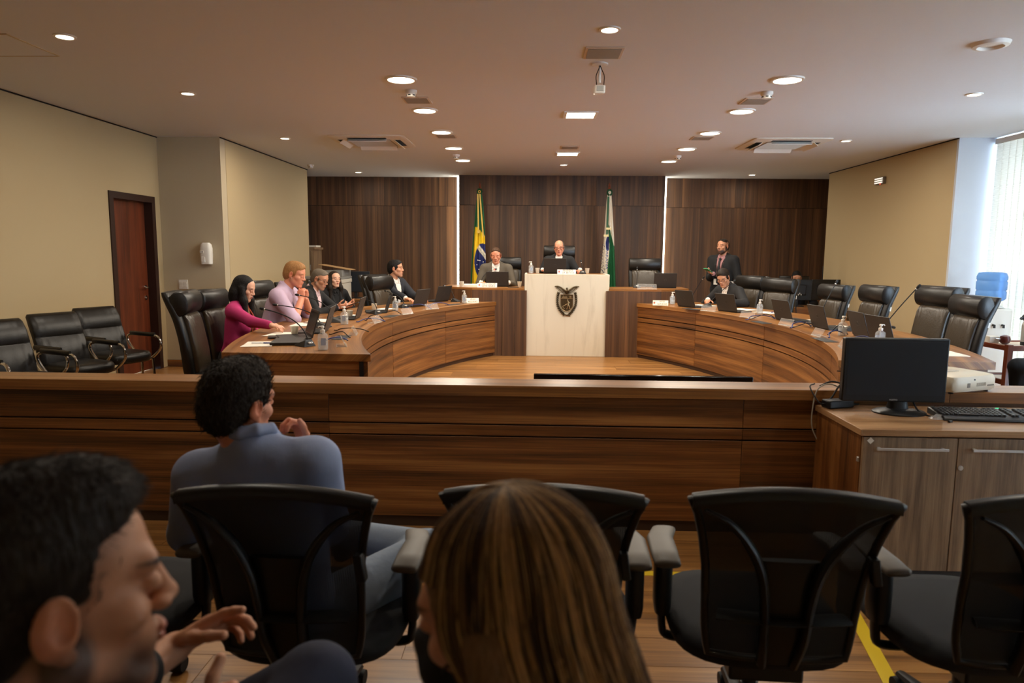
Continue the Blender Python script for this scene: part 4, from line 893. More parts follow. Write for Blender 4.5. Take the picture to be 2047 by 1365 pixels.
# cable outlets let into the desk tops and their arching cables
for k, (x, y, rz, lab) in enumerate(((-1.56, 5.62, 5, 'dark outlet plate in the left desk nearest the camera'), (-1.56, 7.60, -8, 'dark outlet plate in the middle of the left desk'), (-1.07, 9.45, -30, 'dark outlet plate at the far end of the left desk'), (2.37, 7.36, 8, 'dark outlet plate in the middle of the right desk'), (2.42, 5.86, 0, 'dark outlet plate of the right desk beside the big monitor'), (2.04, 9.05, 25, 'dark outlet plate at the far end of the right desk'))):
    o = MB().box((0, 0, .002), (.11, .30, .004)).build('outlet_plate', DGREY, None, bev=.001); o.location = (x, y, HD); o.rotation_euler = (0, 0, R(rz)); tag(o, lab, 'outlet', 'outlet plates in the desk tops')
z = HD + .006
for k, (a, b_, h, m, lab) in enumerate((((-1.62, 5.36), (-1.46, 5.42), .05, BLUEC, 'blue cable arching by the outlet nearest the camera'), ((-1.70, 5.80), (-1.49, 5.60), .06, BLACKM, 'black cable running to the outlet nearest the camera'), ((-1.74, 6.12), (-1.45, 6.05), .05, BLACKM, 'thick black cable bundle behind the second acrylic holder'), ((-1.74, 6.9), (-1.50, 6.98), .055, BLUEC, 'blue cable arching behind the middle acrylic holder at left'),
                                      ((-1.70, 7.05), (-1.52, 7.05), .11, BLACKM, 'thin black cable arching over the blue one on the left desk'), ((-1.70, 8.0), (-1.50, 7.85), .05, BLACKM, 'black cable with plug before the third gel bottle'), ((-1.58, 8.75), (-1.28, 8.66), .09, BLUEC, 'blue cable arching before the laptop of the man in navy suit'), ((-1.36, 9.1), (-1.13, 9.3), .06, BLUEC, 'blue cable arching at the far end of the left desk'),
                                      ((-1.02, 9.80), (-.90, 9.78), .02, BLACKM, 'short black cable beside the far gel bottle'), ((2.32, 7.62), (2.66, 7.80), .07, BLUEC, 'blue cable arching to the lone laptop on the right desk'), ((2.38, 7.70), (2.68, 7.84), .09, BLACKM, 'black cable arching above the blue one by the lone laptop'), ((2.50, 6.82), (2.74, 6.98), .08, BLUEC, 'blue cable arching left of the middle right laptop'),
                                      ((2.53, 6.85), (2.76, 7.02), .06, BLACKM, 'black cable bundle left of the middle right laptop'), ((2.53, 6.02), (2.74, 6.22), .08, BLUEC, 'blue cable arching left of the gel bottle near the monitor'), ((2.62, 6.25), (2.80, 6.3), .16, BLACKM, 'thin black cable looping high over the gel bottle'), ((2.56, 5.74), (2.74, 5.62), .09, BLUEC, 'blue cable arch just above the big monitor'), ((2.08, 9.62), (2.02, 9.75), .04, BLUEC, 'short blue cable beside the farthest right laptop'))):
    a = Vector((*a, z)); b2_ = Vector((*b_, z)); d = b2_ - a; h *= .55; q_ = Vector((-d.y, d.x, 0)) * .12 * (1 if k % 2 else -1)
    cable('desk_cable', [a - d * .1, a, a + d * .22 + q_ + Vector((0, 0, h * .7)), a + d * .55 + q_ * .6 + Vector((0, 0, h)), a + d * .85 + Vector((0, 0, h * .55)), b2_, b2_ + d * .04], .0048 if m is BLUEC else .0042, m, lab, 'cables on the desks')

# papers and pens
rr = random.Random(5)
for x, y, z, rz, s, lab in ((-2.06, 5.16, HD, -80, 1, 'white sheet with a blue pen nearest the camera on the left desk'), (-2.12, 5.80, HD, -95, 1, 'white sheets under the hand of the woman in pink'), (-2.18, 6.62, HD, -88, 1.1, 'white papers under the elbow of the blond man'), (-2.15, 7.02, HD, -100, 1, 'white papers behind the microphone of the blond man'), (-2.02, 7.60, HD, -100, .8, 'white sheet beside the phone of the grey haired man'), (-1.83, 8.55, HD, -120, .8, 'white sheet under the sleeve of the man in navy suit'),
                        (2.36, 9.75, HD, 130, 1, 'white sheets behind the farthest laptop of the right desk'), (2.72, 9.10, HD, 120, 1, 'white sheet under the hand of the writing man'), (2.86, 8.62, HD, 112, 1, 'white sheet with pen behind the laptop of the writing man'), (2.96, 7.55, HD, 100, 1, 'white sheet behind the lone laptop of the right desk'), (3.04, 6.95, HD, 95, 1, 'white sheet behind the middle laptop of the right desk'), (3.08, 6.42, HD, 92, 1, 'white sheet with blue pen behind the gel bottle by the monitor'), (2.98, 5.12, HD, 84, 1, 'white sheet on the near end of the right desk right of the monitor'), (-.92, 10.46, .985, 8, 1, 'pile of white papers on the left dais counter')):
    t = thing('paper', lab, 'paper', (x, y, z), R(rz), 'papers on the desks')
    for k in range(3 if 'pile' in lab else 2): MB().box((.006 * k, .004 * k, .001 + .0022 * k + (.012 * k if 'pile' in lab else 0)), (.297 * s, .21 * s, .0018 + (.012 if 'pile' in lab else 0)), rotm(0, 0, .06 * k)).build('sheet', PAPER, t, smooth=0)
def pen(x, y, rz, lab):
    t = thing('pen', lab, 'pen', (x, y, HD + .009), R(rz), 'pens on the desks')
    MB().lathe([(.0012, -.072), (.004, -.062), (.004, .03)], 8, (0, 0, 0), rotm(R(90))).build('barrel', mat('pen_clear', (205, 205, 215), .3), t)
    MB().lathe([(.0048, .0), (.0048, .05), (.003, .055)], 8, (0, -.02, 0), rotm(R(90))).build('cap', mat('pen_blue', (28, 36, 120), .4), t)
pen(-2.05, 5.17, 95, 'blue ballpoint lying on the nearest sheet of the left desk'); pen(-2.17, 6.66, 60, 'blue ballpoint under the papers of the blond man'); pen(2.88, 8.60, 130, 'blue ballpoint behind the laptop of the writing man'); pen(3.02, 6.40, 40, 'blue ballpoint on the sheet behind the gel bottle by the monitor')
t = thing('tablet', 'dark flat phone lying beside the hand of the woman in pink', 'phone', (-2.10, 5.55, HD + .006), R(-70))
MB().box((0, 0, .004), (.15, .075, .008)).build('phone_body', BLACKP, t, bev=.003)
t = thing('phone', 'dark phone lying on the left dais counter beside the cup', 'phone', (-.30, 10.30, .985), R(5))
MB().box((0, 0, .005), (.16, .08, .008)).build('phone_body', BLACKP, t, bev=.003)

# ------------------------------------------------------------------ flags on poles
FLAGM = bpy.data.materials.new('flag_cloth'); FLAGM.use_nodes = True; nt = FLAGM.node_tree; at = nt.nodes.new('ShaderNodeAttribute'); at.attribute_name = 'Col'; nt.links.new(at.outputs['Color'], nt.nodes['Principled BSDF'].inputs['Base Color']); nt.nodes['Principled BSDF'].inputs['Roughness'].default_value = .75
GRN, YEL, BLU, WHT = srgb(10, 84, 44), srgb(226, 186, 16), srgb(24, 34, 92), srgb(226, 216, 198)
def flag(x, y, ztop, zbot, wl_, wr_, colf, lab, ribbon, seed):
    t = thing('flag', lab, 'flag', (x, y, 0), 0, 'draped flags behind the dais')
    MB().lathe([(.13, 0), (.13, .02), (.05, .04), (.03, .08)], 20).build('pole_base', STEEL, t)
    MB().tube([(0, 0, .05), (0, 0, ztop + .02)], .014, 10).build('pole', MAHOG, t)
    MB().lathe([(.014, ztop + .02), (.028, ztop + .05), (.016, ztop + .09), (.02, ztop + .10), (.003, ztop + .155)], 12).build('finial', MAHOG, t)
    nu, nv = 70, 110; vs = []; cols = []
    for j in range(nv):
        f = j / (nv - 1); z0 = ztop + (zbot - ztop) * f; xl = -wl_(f); xr = wr_(f)
        for i in range(nu):
            u = i / (nu - 1); fold = math.sin(u * 17 + seed + .8 * math.sin(f * 4)) * .028 * (.3 + f) + math.sin(u * 7 + 2 * f + seed) * .02 * (.3 + f)
            px = xl + (xr - xl) * u; z = z0 - .05 * f * math.sin(u * 3 + seed)
            vs.append((px, -.035 - .05 * math.sin(math.pi * u) * (.5 + .5 * f) + fold, z)); cols.append((*colf(px, z), 1))
    m = MB(); m.add(vs, [(j * nu + i, j * nu + i + 1, (j + 1) * nu + i + 1, (j + 1) * nu + i) for j in range(nv - 1) for i in range(nu - 1)])
    o = m.build('flag_cloth', FLAGM, t, smooth=180); ca_ = o.data.color_attributes.new('Col', 'FLOAT_COLOR', 'POINT'); ca_.data.foreach_set('color', np.array(cols, np.float32).ravel())
    r_ = MB(); 
    for k in range(9):
        a = k * 2 * math.pi / 9; r_.lathe([(.004, -.022), (.022, 0), (.004, .022)], 8, (.036 * math.cos(a), -.06, ztop - .02 + .042 * math.sin(a)))
    r_.build('rosette', mat('ribbon_green', (14, 70, 40), .6), t); MB().tube([(.018 * math.cos(a), -.088, ztop - .02 + .02 * math.sin(a)) for a in [k * .7 for k in range(9)]], .008, 6, closed=True).build('rosette_heart', ribbon, t)
    return t
def lerp(pts):
    def f(v):
        for (a, b_), (c, d) in zip(pts[:-1], pts[1:]):
            if v <= c: return b_ + (d - b_) * (v - a) / max(1e-6, c - a)
        return pts[-1][1]
    return f
def c1(x, z):
    if (x - .075) ** 2 / .16 ** 2 + (z - 1.335) ** 2 / .33 ** 2 < 1 and z < 1.65:
        dd = (z - 1.50) + 1.35 * (x - .05)
        if abs(dd) < .052 and z < 1.62: return WHT
        return BLU
    if z < 1.93 - 1.2 * max(0, x + .03) and x > -.085 - .05 * (1.9 - z): return YEL
    return GRN
fa = flag(-.965, 12.45, 2.56, .62, lerp([(0, .03), (.1, .06), (.5, .13), (.75, .155), (1, .16)]), lerp([(0, .03), (.1, .06), (.3, .09), (.6, .11), (1, .13)]), c1, 'green yellow and blue national flag on a pole left of the white stand', mat('ribbon_gold', (196, 158, 60), .5), .4)
GOLD = MATS['ribbon_gold']
for x0, x1, ln in ((-.025, -.01, .62), (.01, .075, .74)):
    m = MB(); m.loft([[Vector((x0 + (x1 - x0) * f + dx, -.115 - .03 * f + dy, 2.50 - ln * f)) for dx, dy in ((-.012, 0), (.012, 0), (.012, -.004), (-.012, -.004))] for f in (0, .25, .5, .75, 1)]); m.build('ribbon', GOLD, fa, smooth=0)
MB().box((-.008, -.155, 1.85), (.05, .008, .05)).build('ribbon_fringe', GOLD, fa, smooth=0)
text('band_lettering', 'ORDEM E PROGRESSO', .035, Matrix.Translation((.05, -.165, 1.50)) @ Matrix.Rotation(R(0), 4, 'X') @ plane_m((0, 0, 0), (.6, 0, -.8), (.8, 0, .6)), mat('letter_green', (20, 90, 50)), fa, .17)
for x, z in ((-.02, 1.36), (.0, 1.355), (.02, 1.352), (.075, 1.33), (-.035, 1.28), (.04, 1.24), (.0, 1.20), (.055, 1.12)):
    MB().lathe([(.009, -.003), (.009, .003)], 6, (x, -.16, z), rotm(R(90))).build('star', mat('star_white', (230, 228, 220), .6), fa)
def c2(x, z):
    if z < 2.0 and x > .005 + .012 * math.sin(z * 9) and (x - .0) < .10 - .10 * max(0, (z - 1.62)) / .38 + (.2 if z < 1.64 else 0) and not (x > .10 and z > 1.64): return GRN
    if z < .96 and x < -.14: return GRN
    if (x - .01) ** 2 / .06 ** 2 + (z - 1.66) ** 2 / .14 ** 2 < 1 and x < .01 and z > 1.55: return BLU
    return WHT
fb = flag(1.29, 12.45, 2.56, .55, lerp([(0, .03), (.1, .05), (.4, .075), (.7, .12), (1, .165)]), lerp([(0, .03), (.1, .05), (.4, .10), (.6, .125), (1, .165)]), c2, 'white and green state flag on a pole right of the white stand', mat('rosette_white', (220, 214, 200), .6), 1.6)
MB().loft([[Vector((-.025 + dx - .012 * f, -.115 - .03 * f + dy, 2.47 - .66 * f)) for dx, dy in ((-.017, 0), (.017, 0), (.017, -.004), (-.017, -.004))] for f in (0, .25, .5, .75, 1)]).build('ribbon', MATS['ribbon_green'], fb, smooth=0)
for dx, z in ((-.01, 1.92), (-.05, 1.80)): MB().box((dx, -.152, z), (.085, .008, .035)).build('ribbon_fringe', mat('fringe', (206, 190, 140), .7), fb, smooth=0)
text('flag_lettering', 'PARANA', .055, plane_m((-.03, -.15, 1.40), (0, 0, -1), (1, 0, 0)), mat('letter_blue', (30, 42, 110)), fb, .36)
w = MB()
for k in range(16):
    a = k / 15; p = Vector((-.085 - .035 * math.sin(math.pi * a), -.135, 1.66 - .42 * a)); s = 1 if k % 2 else -1
    w.tube([p, p + Vector((s * .018, -.006, -.012)), p + Vector((s * .028, 0, -.03))], [.004, .010, .002], 5, flat=.5)
w.tube(catmull([(-.12, -.135, 1.22), (-.08, -.15, 1.17), (-.05, -.15, 1.10), (.0, -.15, 1.08)], 5), .007, 5); w.build('branch_print', mat('ink_navy', (30, 36, 60), .7), fb)

# ------------------------------------------------------------------ far corners: copier, desks, monitors
GREYT = mat('copier_grey', (128, 126, 122), .5)
t = thing('copier', 'white and grey office copier behind the grey haired man', 'copier', (-3.12, 11.0, 0))
MB().b2((-.45, -.3, 0), (.16, .3, 1.0)).build('copier_body', mat('copier_white', (196, 190, 178), .5), t, bev=.01); MB().b2((-.46, -.31, 1.0), (.17, .31, 1.06)).build('scanner_bed', MATS['copier_white'], t, bev=.008); MB().b2((-.46, -.31, 1.061), (.17, .31, 1.10)).build('lid', GREYT, t, bev=.008)
MB().loft([[Vector((x, -.26, 1.101)), Vector((x, .26, 1.101)), Vector((x, .26, h)), Vector((x, -.26, h))] for x, h in ((-.18, 1.104), (-.10, 1.20), (.165, 1.20))]).build('document_feeder', GREYT, t, bev=.004)
MB().b2((.03, -.312, .45), (.165, -.301, .95)).build('front_panel', mat('copier_panel', (170, 162, 148), .5), t, smooth=0)
for z in (.2, .42): MB().b2((-.43, -.313, z), (.02, -.3005, z + .19)).build('paper_tray', MATS['copier_white'], t, bev=.004)
o = MB().box((0, 0, 0), (.50, .34, .006), rotm(0, R(9))).build('cardboard_sheet', mat('cardboard', (176, 138, 92), .8), None, smooth=0); o.location = (-3.10, 11.0, 1.245); tag(o, 'tan cardboard sheet lying tilted on top of the copier', 'cardboard')
t = thing('tall_cabinet', 'tall tan cabinet peeking out behind the end of the beige wall', 'cabinet', (-4.25, 12.75, 0))
MB().b2((-.3, -.25, 0), (.30, .25, 1.52)).build('carcass', OAK, t, 'z', 0); MB().b2((-.31, -.26, 1.521), (.33, .26, 1.56)).build('cabinet_top', OAK, t, 'x', 0); MB().b2((-.29, -.262, .05), (.29, -.251, 1.50)).build('door', OAK, t, 'z', 0); MB().box((.25, -.27, 1.2), (.012, .014, .1)).build('handle', STEEL, t, smooth=0)
o = MB().box((0, 0, .02), (.2, .25, .03)).build('paper_stack', PAPER, None, bev=.002); o.location = (-4.02, 12.72, 1.56); tag(o, 'white papers on top of the tall tan cabinet', 'paper')
t = thing('drawer_cabinet', 'brown drawer cabinet under the dark monitor at left', 'cabinet', (-2.90, 11.5, 0))
MB().b2((-.30, -.25, 0), (.42, .25, .70)).build('carcass', WALNUT, t, smooth=0); MB().b2((-.32, -.27, .701), (.44, .27, .73)).build('cabinet_top', DESKTOP, t, bev=.002)
for z in (.05, .27, .49):
    d = MB().b2((-.29, -.262, z), (.41, -.2505, z + .2)).build('drawer', WALNUT, t, bev=.002); MB().lathe([(.008, 0), (.008, .01), (.016, .014), (.012, .024)], 12, (-.0, -.262, z + .14), rotm(R(90))).build('knob', CHROME, d)
def big_monitor(name, x, y, z, rz, w, h, lab, lit=False, back=True):
    t = thing(name, lab, 'monitor', (x, y, z), R(rz), 'monitors in the far corners')
    MB().loft([sell(0, 0, q, a, b_, 20, 2.5) for q, a, b_ in ((0, .12, .09), (.01, .12, .09), (.015, .1, .07))]).build('foot', BLACKP, t, smooth=50)
    MB().box((0, .02, .08), (.05, .03, .14)).build('stand_neck', BLACKP, t, bev=.004)
    MB().box((0, 0, .10 + h / 2), (w, .035, h)).build('casing', BLACKP, t, bev=.005); MB().box((0, .03, .10 + h / 2), (w * .6, .04, h * .5)).build('rear_bulge', BLACKP, t, bev=.01)
    MB().box((0, -.018, .10 + h / 2), (w - .03, .002, h - .03)).build('screen', MATS['screen_off'] if not lit else mat('screen_lit', (150, 200, 225), emit=(.45, .72, .85), estr=.9), t, smooth=0)
    if lit:
        for k in range(6): MB().box((-.03 + .02 * (k % 3), -.0195, .10 + h * (.3 + .11 * k)), (w * .7 - .1 * (k % 2), .001, .006)).build('text_line', mat('screen_text', (110, 160, 170), emit=(.2, .4, .45), estr=.7), t, smooth=0)
        MB().box((0, -.0195, .10 + h * .62), (w - .05, .001, .012)).build('menu_bar', mat('screen_teal', (40, 190, 170), emit=(.05, .6, .5), estr=.8), t, smooth=0)
    return t
big_monitor('monitor', -2.92, 11.42, .73, 12, .46, .34, 'dark monitor on the brown drawer cabinet left of the empty chair')
t = thing('corner_desk', 'walnut work desk under the black monitors in the far right corner', 'desk', (4.35, 11.35, 0))
MB().b2((-.55, -.3, .65), (.55, .3, .68)).build('desk_top', DESKTOP, t, bev=.002); MB().b2((-.54, -.29, 0), (.54, -.27, .65)).build('front_panel', WALNUT, t, smooth=0)
for s in (-1, 1): MB().b2((s * .53 - .01, -.27, 0), (s * .53 + .01, .29, .65)).build('side_panel', WALNUT, t, smooth=0)
m1 = big_monitor('monitor', 4.19, 11.32, .68, 172, .44, .33, 'black monitor seen from behind in front of the man with only his hair showing'); m2 = big_monitor('monitor', 4.66, 11.36, .68, 184, .46, .33, 'black monitor seen from behind beside the tan wall with small tan tag')
MB().box((.05, .052, .20), (.06, .002, .018)).build('asset_tag', mat('tag_tan', (190, 168, 110), .6), m2, smooth=0); MB().box((.045, .052, .225), (.016, .002, .03)).build('asset_tag', MATS['tag_tan'], m2, smooth=0)
for k in range(3): MB().box((-.06 + .022 * k, .052, .19 + .018 * (k % 2)), (.008, .004, .025)).build('rear_plug', WHITEPL, m1, smooth=0)
cable('monitor_cable', [(4.11, 11.27, .86), (4.10, 11.10, .80), (4.08, 11.02, .70), (4.10, 11.0, .45), (4.12, 10.99, .15)], .008, BLACKM, 'black cable hanging from the monitors over the corner desk')
t = thing('side_cabinet', 'small cabinet carrying the lit monitor behind the end of the tan wall', 'cabinet', (5.45, 12.75, 0)); MB().b2((-.35, -.25, 0), (.35, .25, .86)).build('carcass', WALNUT, t, smooth=0); MB().b2((-.36, -.26, .861), (.36, .26, .885)).build('cabinet_top', DESKTOP, t, smooth=0)
big_monitor('monitor', 5.38, 12.70, .885, -16, .46, .32, 'lit pale blue screen half hidden behind the end of the tan wall', True)

# ------------------------------------------------------------------ water cooler and coffee trolley by the window
BLW = mat('blue_water_bottle', (120, 170, 235), .08, trans=.55, ior=1.25, alpha=1, emit=None)
t = thing('water_cooler', 'white water cooler with big blue bottle in front of the white pier', 'cooler', (5.12, 8.02, 0))
MB().b2((-.16, -.16, 0), (.16, .16, .92)).build('cooler_body', WHITEPL, t, bev=.02); MB().b2((-.12, -.20, .55), (.12, -.161, .58)).build('drip_tray', DGREY, t, bev=.004)
for x in (-.05, .05): MB().tube([(x, -.16, .74), (x, -.19, .74), (x, -.19, .71)], .012, 8).build('tap', BLACKP, t)
MB().lathe([(.10, .92), (.14, .925), (.10, .95)], 24).build('collar', WHITEPL, t)
MB().lathe([(.03, .93), (.05, .97), (.13, 1.01), (.148, 1.03), (.148, 1.10), (.142, 1.11), (.142, 1.12), (.15, 1.13), (.15, 1.21), (.143, 1.22), (.143, 1.23), (.15, 1.24), (.15, 1.27), (.135, 1.31), (.09, 1.32)], 28).build('water_bottle', BLW, t, smooth=60)
t = thing('trolley', 'small reddish wooden coffee trolley by the blinds at the right edge', 'trolley', (4.83, 6.98, 0), R(4))
for x in (-.33, .33):
    for y in (-.22, .22): MB().b2((x - .025, y - .025, 0), (x + .025, y + .025, .66)).build('leg', MAHOG, t, 'z', 0)
for z in (.27, .60):
    r_ = MB(); r_.b2((-.35, -.235, z), (.35, -.205, z + .05)); r_.b2((-.35, .205, z), (.35, .235, z + .05)); r_.b2((-.345, -.205, z), (-.315, .205, z + .05)); r_.b2((.315, -.205, z), (.345, .205, z + .05)); r_.build('rail', MAHOG, t, bev=.004)
    MB().b2((-.314, -.204, z + .01), (.314, .204, z + .035)).build('shelf', MAHOG, t, smooth=0)
o = MB().box((0, 0, .003), (.5, .3, .004)).build('cloth', PAPER, None, smooth=0); o.location = (4.80, 6.98, .636); o.rotation_euler = (0, 0, R(4)); tag(o, 'white cloth on top of the wooden trolley', 'cloth')
o = MB().box((0, 0, .003), (.4, .3, .004)).build('cloth', PAPER, None, smooth=0); o.location = (4.75, 6.95, .306); tag(o, 'white cloth on the lower shelf of the wooden trolley', 'cloth')
t = thing('strap', 'black strap hanging from the front rail of the wooden trolley', 'strap', (4.66, 6.70, .66)); MB().tube([(0, .03, .0), (0, 0, 0), (0, -.01, -.06), (.005, -.008, -.12)], [.006, .006, .005, .012], 8, flat=.5).build('strap', BLACKM, t)
def thermos(x, y, lab, rz):
    t = thing('thermos', lab, 'thermos', (x, y, .641), R(rz), 'thermos flasks on the trolley')
    MB().lathe([(.062, 0), (.064, .01), (.064, .035)], 22).build('base_ring', BLACKP, t); MB().lathe([(.063, .036), (.063, .19), (.055, .225), (.048, .235)], 24).build('flask_body', STEEL, t)
    MB().loft([[Vector((cx_ + v.x, v.y, z)) for v in sell(0, 0, 0, w, d, 18, 2.4)] for z, w, d, cx_ in ((.235, .05, .05, 0), (.25, .058, .052, -.004), (.275, .062, .05, -.012), (.295, .052, .042, -.01), (.305, .03, .025, -.005))]).build('pump_lid', BLACKP, t, smooth=60)
    MB().tube([(-.05, 0, .268), (-.085, 0, .262), (-.09, 0, .25)], .014, 8).build('spout', BLACKP, t); MB().box((0, -.0632, .12), (.055, .002, .022)).build('name_label', WHITEPL, t, smooth=0)
    text('label_lettering', 'TERMOLAR', .011, plane_m((0, -.0645, .12), (1, 0, 0), (0, 0, 1)), DGREY, t, .045)
thermos(4.775, 6.86, 'steel pump thermos with black lid on the wooden trolley', 0); thermos(4.93, 6.90, 'second steel thermos at the right edge of the photo', 10)
t = thing('sugar_bowl', 'small dark red round pot with a spoon handle on the trolley', 'pot', (4.60, 6.93, .641)); MB().lathe([(.02, 0), (.042, .02), (.048, .05), (.04, .08), (.012, .092)], 18).build('pot', mat('red_pot', (84, 36, 28), .3), t); MB().tube([(-.03, 0, .05), (-.08, 0, .055), (-.09, 0, .055)], .006, 8).build('spoon_handle', STEEL, t)
t = thing('napkin_stack', 'pale pile of napkins at the left end of the trolley top', 'napkins', (4.53, 7.02, .641)); MB().box((0, 0, .035), (.09, .09, .07)).build('napkins', PAPER, t, bev=.004)
# ------------------------------------------------------------------ people: one continuous surface grown from a smooth distance field
def axis(lo, hi, coarse, fine):
    out = [lo]
    while out[-1] < hi:
        p = out[-1]; st = coarse
        for a, b, f in fine:
            if a - f <= p <= b: st = min(st, f)
            elif p < a < p + st: st = min(st, max(f, a - p))
        out.append(p + st)
    return np.array(out, np.float32)
class SDF:
    def __init__(s): s.pr = []; s.M = Matrix.Identity(4)
    def use(s, M): s.M = M.copy(); return s
    def cap(s, a, b, ra, rb, k=.02, sub=False):
        s.pr.append(('c', np.array(s.M @ Vector(a)), np.array(s.M @ Vector(b)), ra, rb, k, sub)); return s
    def ell(s, c, r, k=.02, sub=False, rot=None):
        M3 = s.M.to_3x3()
        if rot is not None: M3 = M3 @ rot
        s.pr.append(('e', np.array(s.M @ Vector(c)), np.array(M3), np.array(r, float), 0, k, sub)); return s
    def sph(s, c, r, k=.02, sub=False): return s.ell(c, (r, r, r), k, sub)
    def mesh(s, coarse, fine=((), (), ()), noise=None):
        los = []; his = []
        for p in s.pr:
            if p[6]: continue
            if p[0] == 'c': r = max(p[3], p[4]); los.append(np.minimum(p[1], p[2]) - r); his.append(np.maximum(p[1], p[2]) + r)
            else: e = np.sqrt(((p[2] * p[3]) ** 2).sum(1)); los.append(p[1] - e); his.append(p[1] + e)
        lo = np.min(los, 0) - coarse * 2.5; hi = np.max(his, 0) + coarse * 2.5
        A = [axis(lo[i], hi[i], coarse, fine[i]) for i in range(3)]
        F = np.full([len(a) for a in A], .5, np.float32); mg = coarse * 2.2
        for p in s.pr:
            if p[0] == 'c': r = max(p[3], p[4]); l = np.minimum(p[1], p[2]) - r; h = np.maximum(p[1], p[2]) + r
            else: e = np.sqrt(((p[2] * p[3]) ** 2).sum(1)); l = p[1] - e; h = p[1] + e
            k = p[5]; m = mg + k * .6
            ix = [slice(max(0, int(np.searchsorted(A[i], l[i] - m)) - 1), int(np.searchsorted(A[i], h[i] + m)) + 1) for i in range(3)]
            X, Y, Z = np.meshgrid(A[0][ix[0]], A[1][ix[1]], A[2][ix[2]], indexing='ij', sparse=True)
            if X.size == 0 or Y.size == 0 or Z.size == 0: continue
            if p[0] == 'c':
                a, b = p[1], p[2]; d = b - a; L2 = max(1e-9, float(d @ d))
                t = np.clip(((X - a[0]) * d[0] + (Y - a[1]) * d[1] + (Z - a[2]) * d[2]) / L2, 0, 1)
                D = np.sqrt((X - a[0] - t * d[0]) ** 2 + (Y - a[1] - t * d[1]) ** 2 + (Z - a[2] - t * d[2]) ** 2) - (p[3] + (p[4] - p[3]) * t)
            else:
                c, R3, r = p[1], p[2], p[3]; dx, dy, dz = X - c[0], Y - c[1], Z - c[2]; k0 = 0; k1 = 0
                for q in range(3):
                    u = (dx * R3[0, q] + dy * R3[1, q] + dz * R3[2, q]) / r[q]; k0 = k0 + u * u; k1 = k1 + (u / r[q]) ** 2
                k0 = np.sqrt(k0); k1 = np.sqrt(k1) + 1e-6; D = k0 * (k0 - 1) / k1
            G = F[ix[0], ix[1], ix[2]]
            if p[6]:
                D = -D; hh = np.clip(.5 + .5 * (D - G) / k, 0, 1) if k > 0 else (D > G); G2 = G * (1 - hh) + D * hh + (k * hh * (1 - hh) if k > 0 else 0)
            else:
                hh = np.clip(.5 + .5 * (G - D) / k, 0, 1); G2 = G * (1 - hh) + D * hh - k * hh * (1 - hh)
            F[ix[0], ix[1], ix[2]] = G2
        if noise:
            am, fq = noise; X, Y, Z = np.meshgrid(*A, indexing='ij', sparse=True)
            F += am * (np.sin(X * fq + 2 * np.sin(Y * fq * .6)) * np.sin(Y * fq * 1.1 + 1.7 * np.sin(Z * fq * .7)) * np.sin(Z * fq * .9 + 1.3 * np.sin(X * fq * .8)))
        return nets(F, A)
def nets(F, A):
    S = F < 0; c = np.zeros([n - 1 for n in F.shape], np.int8); nx, ny, nz = F.shape
    sl = lambda o, n: slice(o, n - 1 + o)
    for i in (0, 1):
        for j in (0, 1):
            for k in (0, 1): c += S[sl(i, nx), sl(j, ny), sl(k, nz)]
    act = (c > 0) & (c < 8); I, J, K = np.nonzero(act); idx = np.full(act.shape, -1, np.int32); idx[I, J, K] = np.arange(len(I))
    acc = np.zeros((len(I), 3)); cnt = np.zeros(len(I))
    for ax in range(3):
        o1, o2 = [q for q in range(3) if q != ax]
        for u in (0, 1):
            for v in (0, 1):
                a = [I, J, K]; off = [0, 0, 0]; off[o1] = u; off[o2] = v
                p = [a[q] + off[q] for q in range(3)]; q2 = list(p); q2[ax] = p[ax] + 1
                fa = F[p[0], p[1], p[2]]; fb = F[q2[0], q2[1], q2[2]]; m = (fa < 0) != (fb < 0)
                t = np.where(m, fa / np.where(m, fa - fb, 1), 0); P = np.stack([A[q][p[q]] for q in range(3)], 1).astype(float)
                P[:, ax] += t * (A[ax][q2[ax]] - A[ax][p[ax]]); acc[m] += P[m]; cnt[m] += 1
    V = acc / np.maximum(cnt, 1)[:, None]; Q = []
    for ax in range(3):
        o1, o2 = [(1, 2), (2, 0), (0, 1)][ax]
        a = [slice(None)] * 3; b = [slice(None)] * 3; a[ax] = slice(0, -1); b[ax] = slice(1, None)
        m = S[tuple(a)] != S[tuple(b)]; ins = S[tuple(a)]
        i, j, k = np.nonzero(m); P = [i, j, k]; ok = np.ones(len(i), bool)
        for o in (o1, o2): ok &= (P[o] >= 1) & (P[o] < F.shape[o] - 1)
        P = [q[ok] for q in P]; fl = ins[P[0], P[1], P[2]]
        def g(d1, d2):
            q = list(P); q[o1] = q[o1] - d1; q[o2] = q[o2] - d2; return idx[q[0], q[1], q[2]]
        q4 = np.stack([g(1, 1), g(0, 1), g(0, 0), g(1, 0)], 1); q4[~fl] = q4[~fl][:, ::-1]; Q.append(q4)
    return V, np.concatenate(Q)
SK = bpy.data.materials.new('skin'); SK.use_nodes = True; nt = SK.node_tree; at = nt.nodes.new('ShaderNodeAttribute'); at.attribute_name = 'Col'; b = nt.nodes['Principled BSDF']; nt.links.new(at.outputs['Color'], b.inputs['Base Color']); b.inputs['Roughness'].default_value = .48; b.inputs['Specular IOR Level'].default_value = .4
nz = nt.nodes.new('ShaderNodeTexNoise'); nz.inputs['Scale'].default_value = 260; bp = nt.nodes.new('ShaderNodeBump'); bp.inputs['Strength'].default_value = .12; bp.inputs['Distance'].default_value = .002; nt.links.new(nz.outputs['Fac'], bp.inputs['Height']); nt.links.new(bp.outputs[0], b.inputs['Normal'])
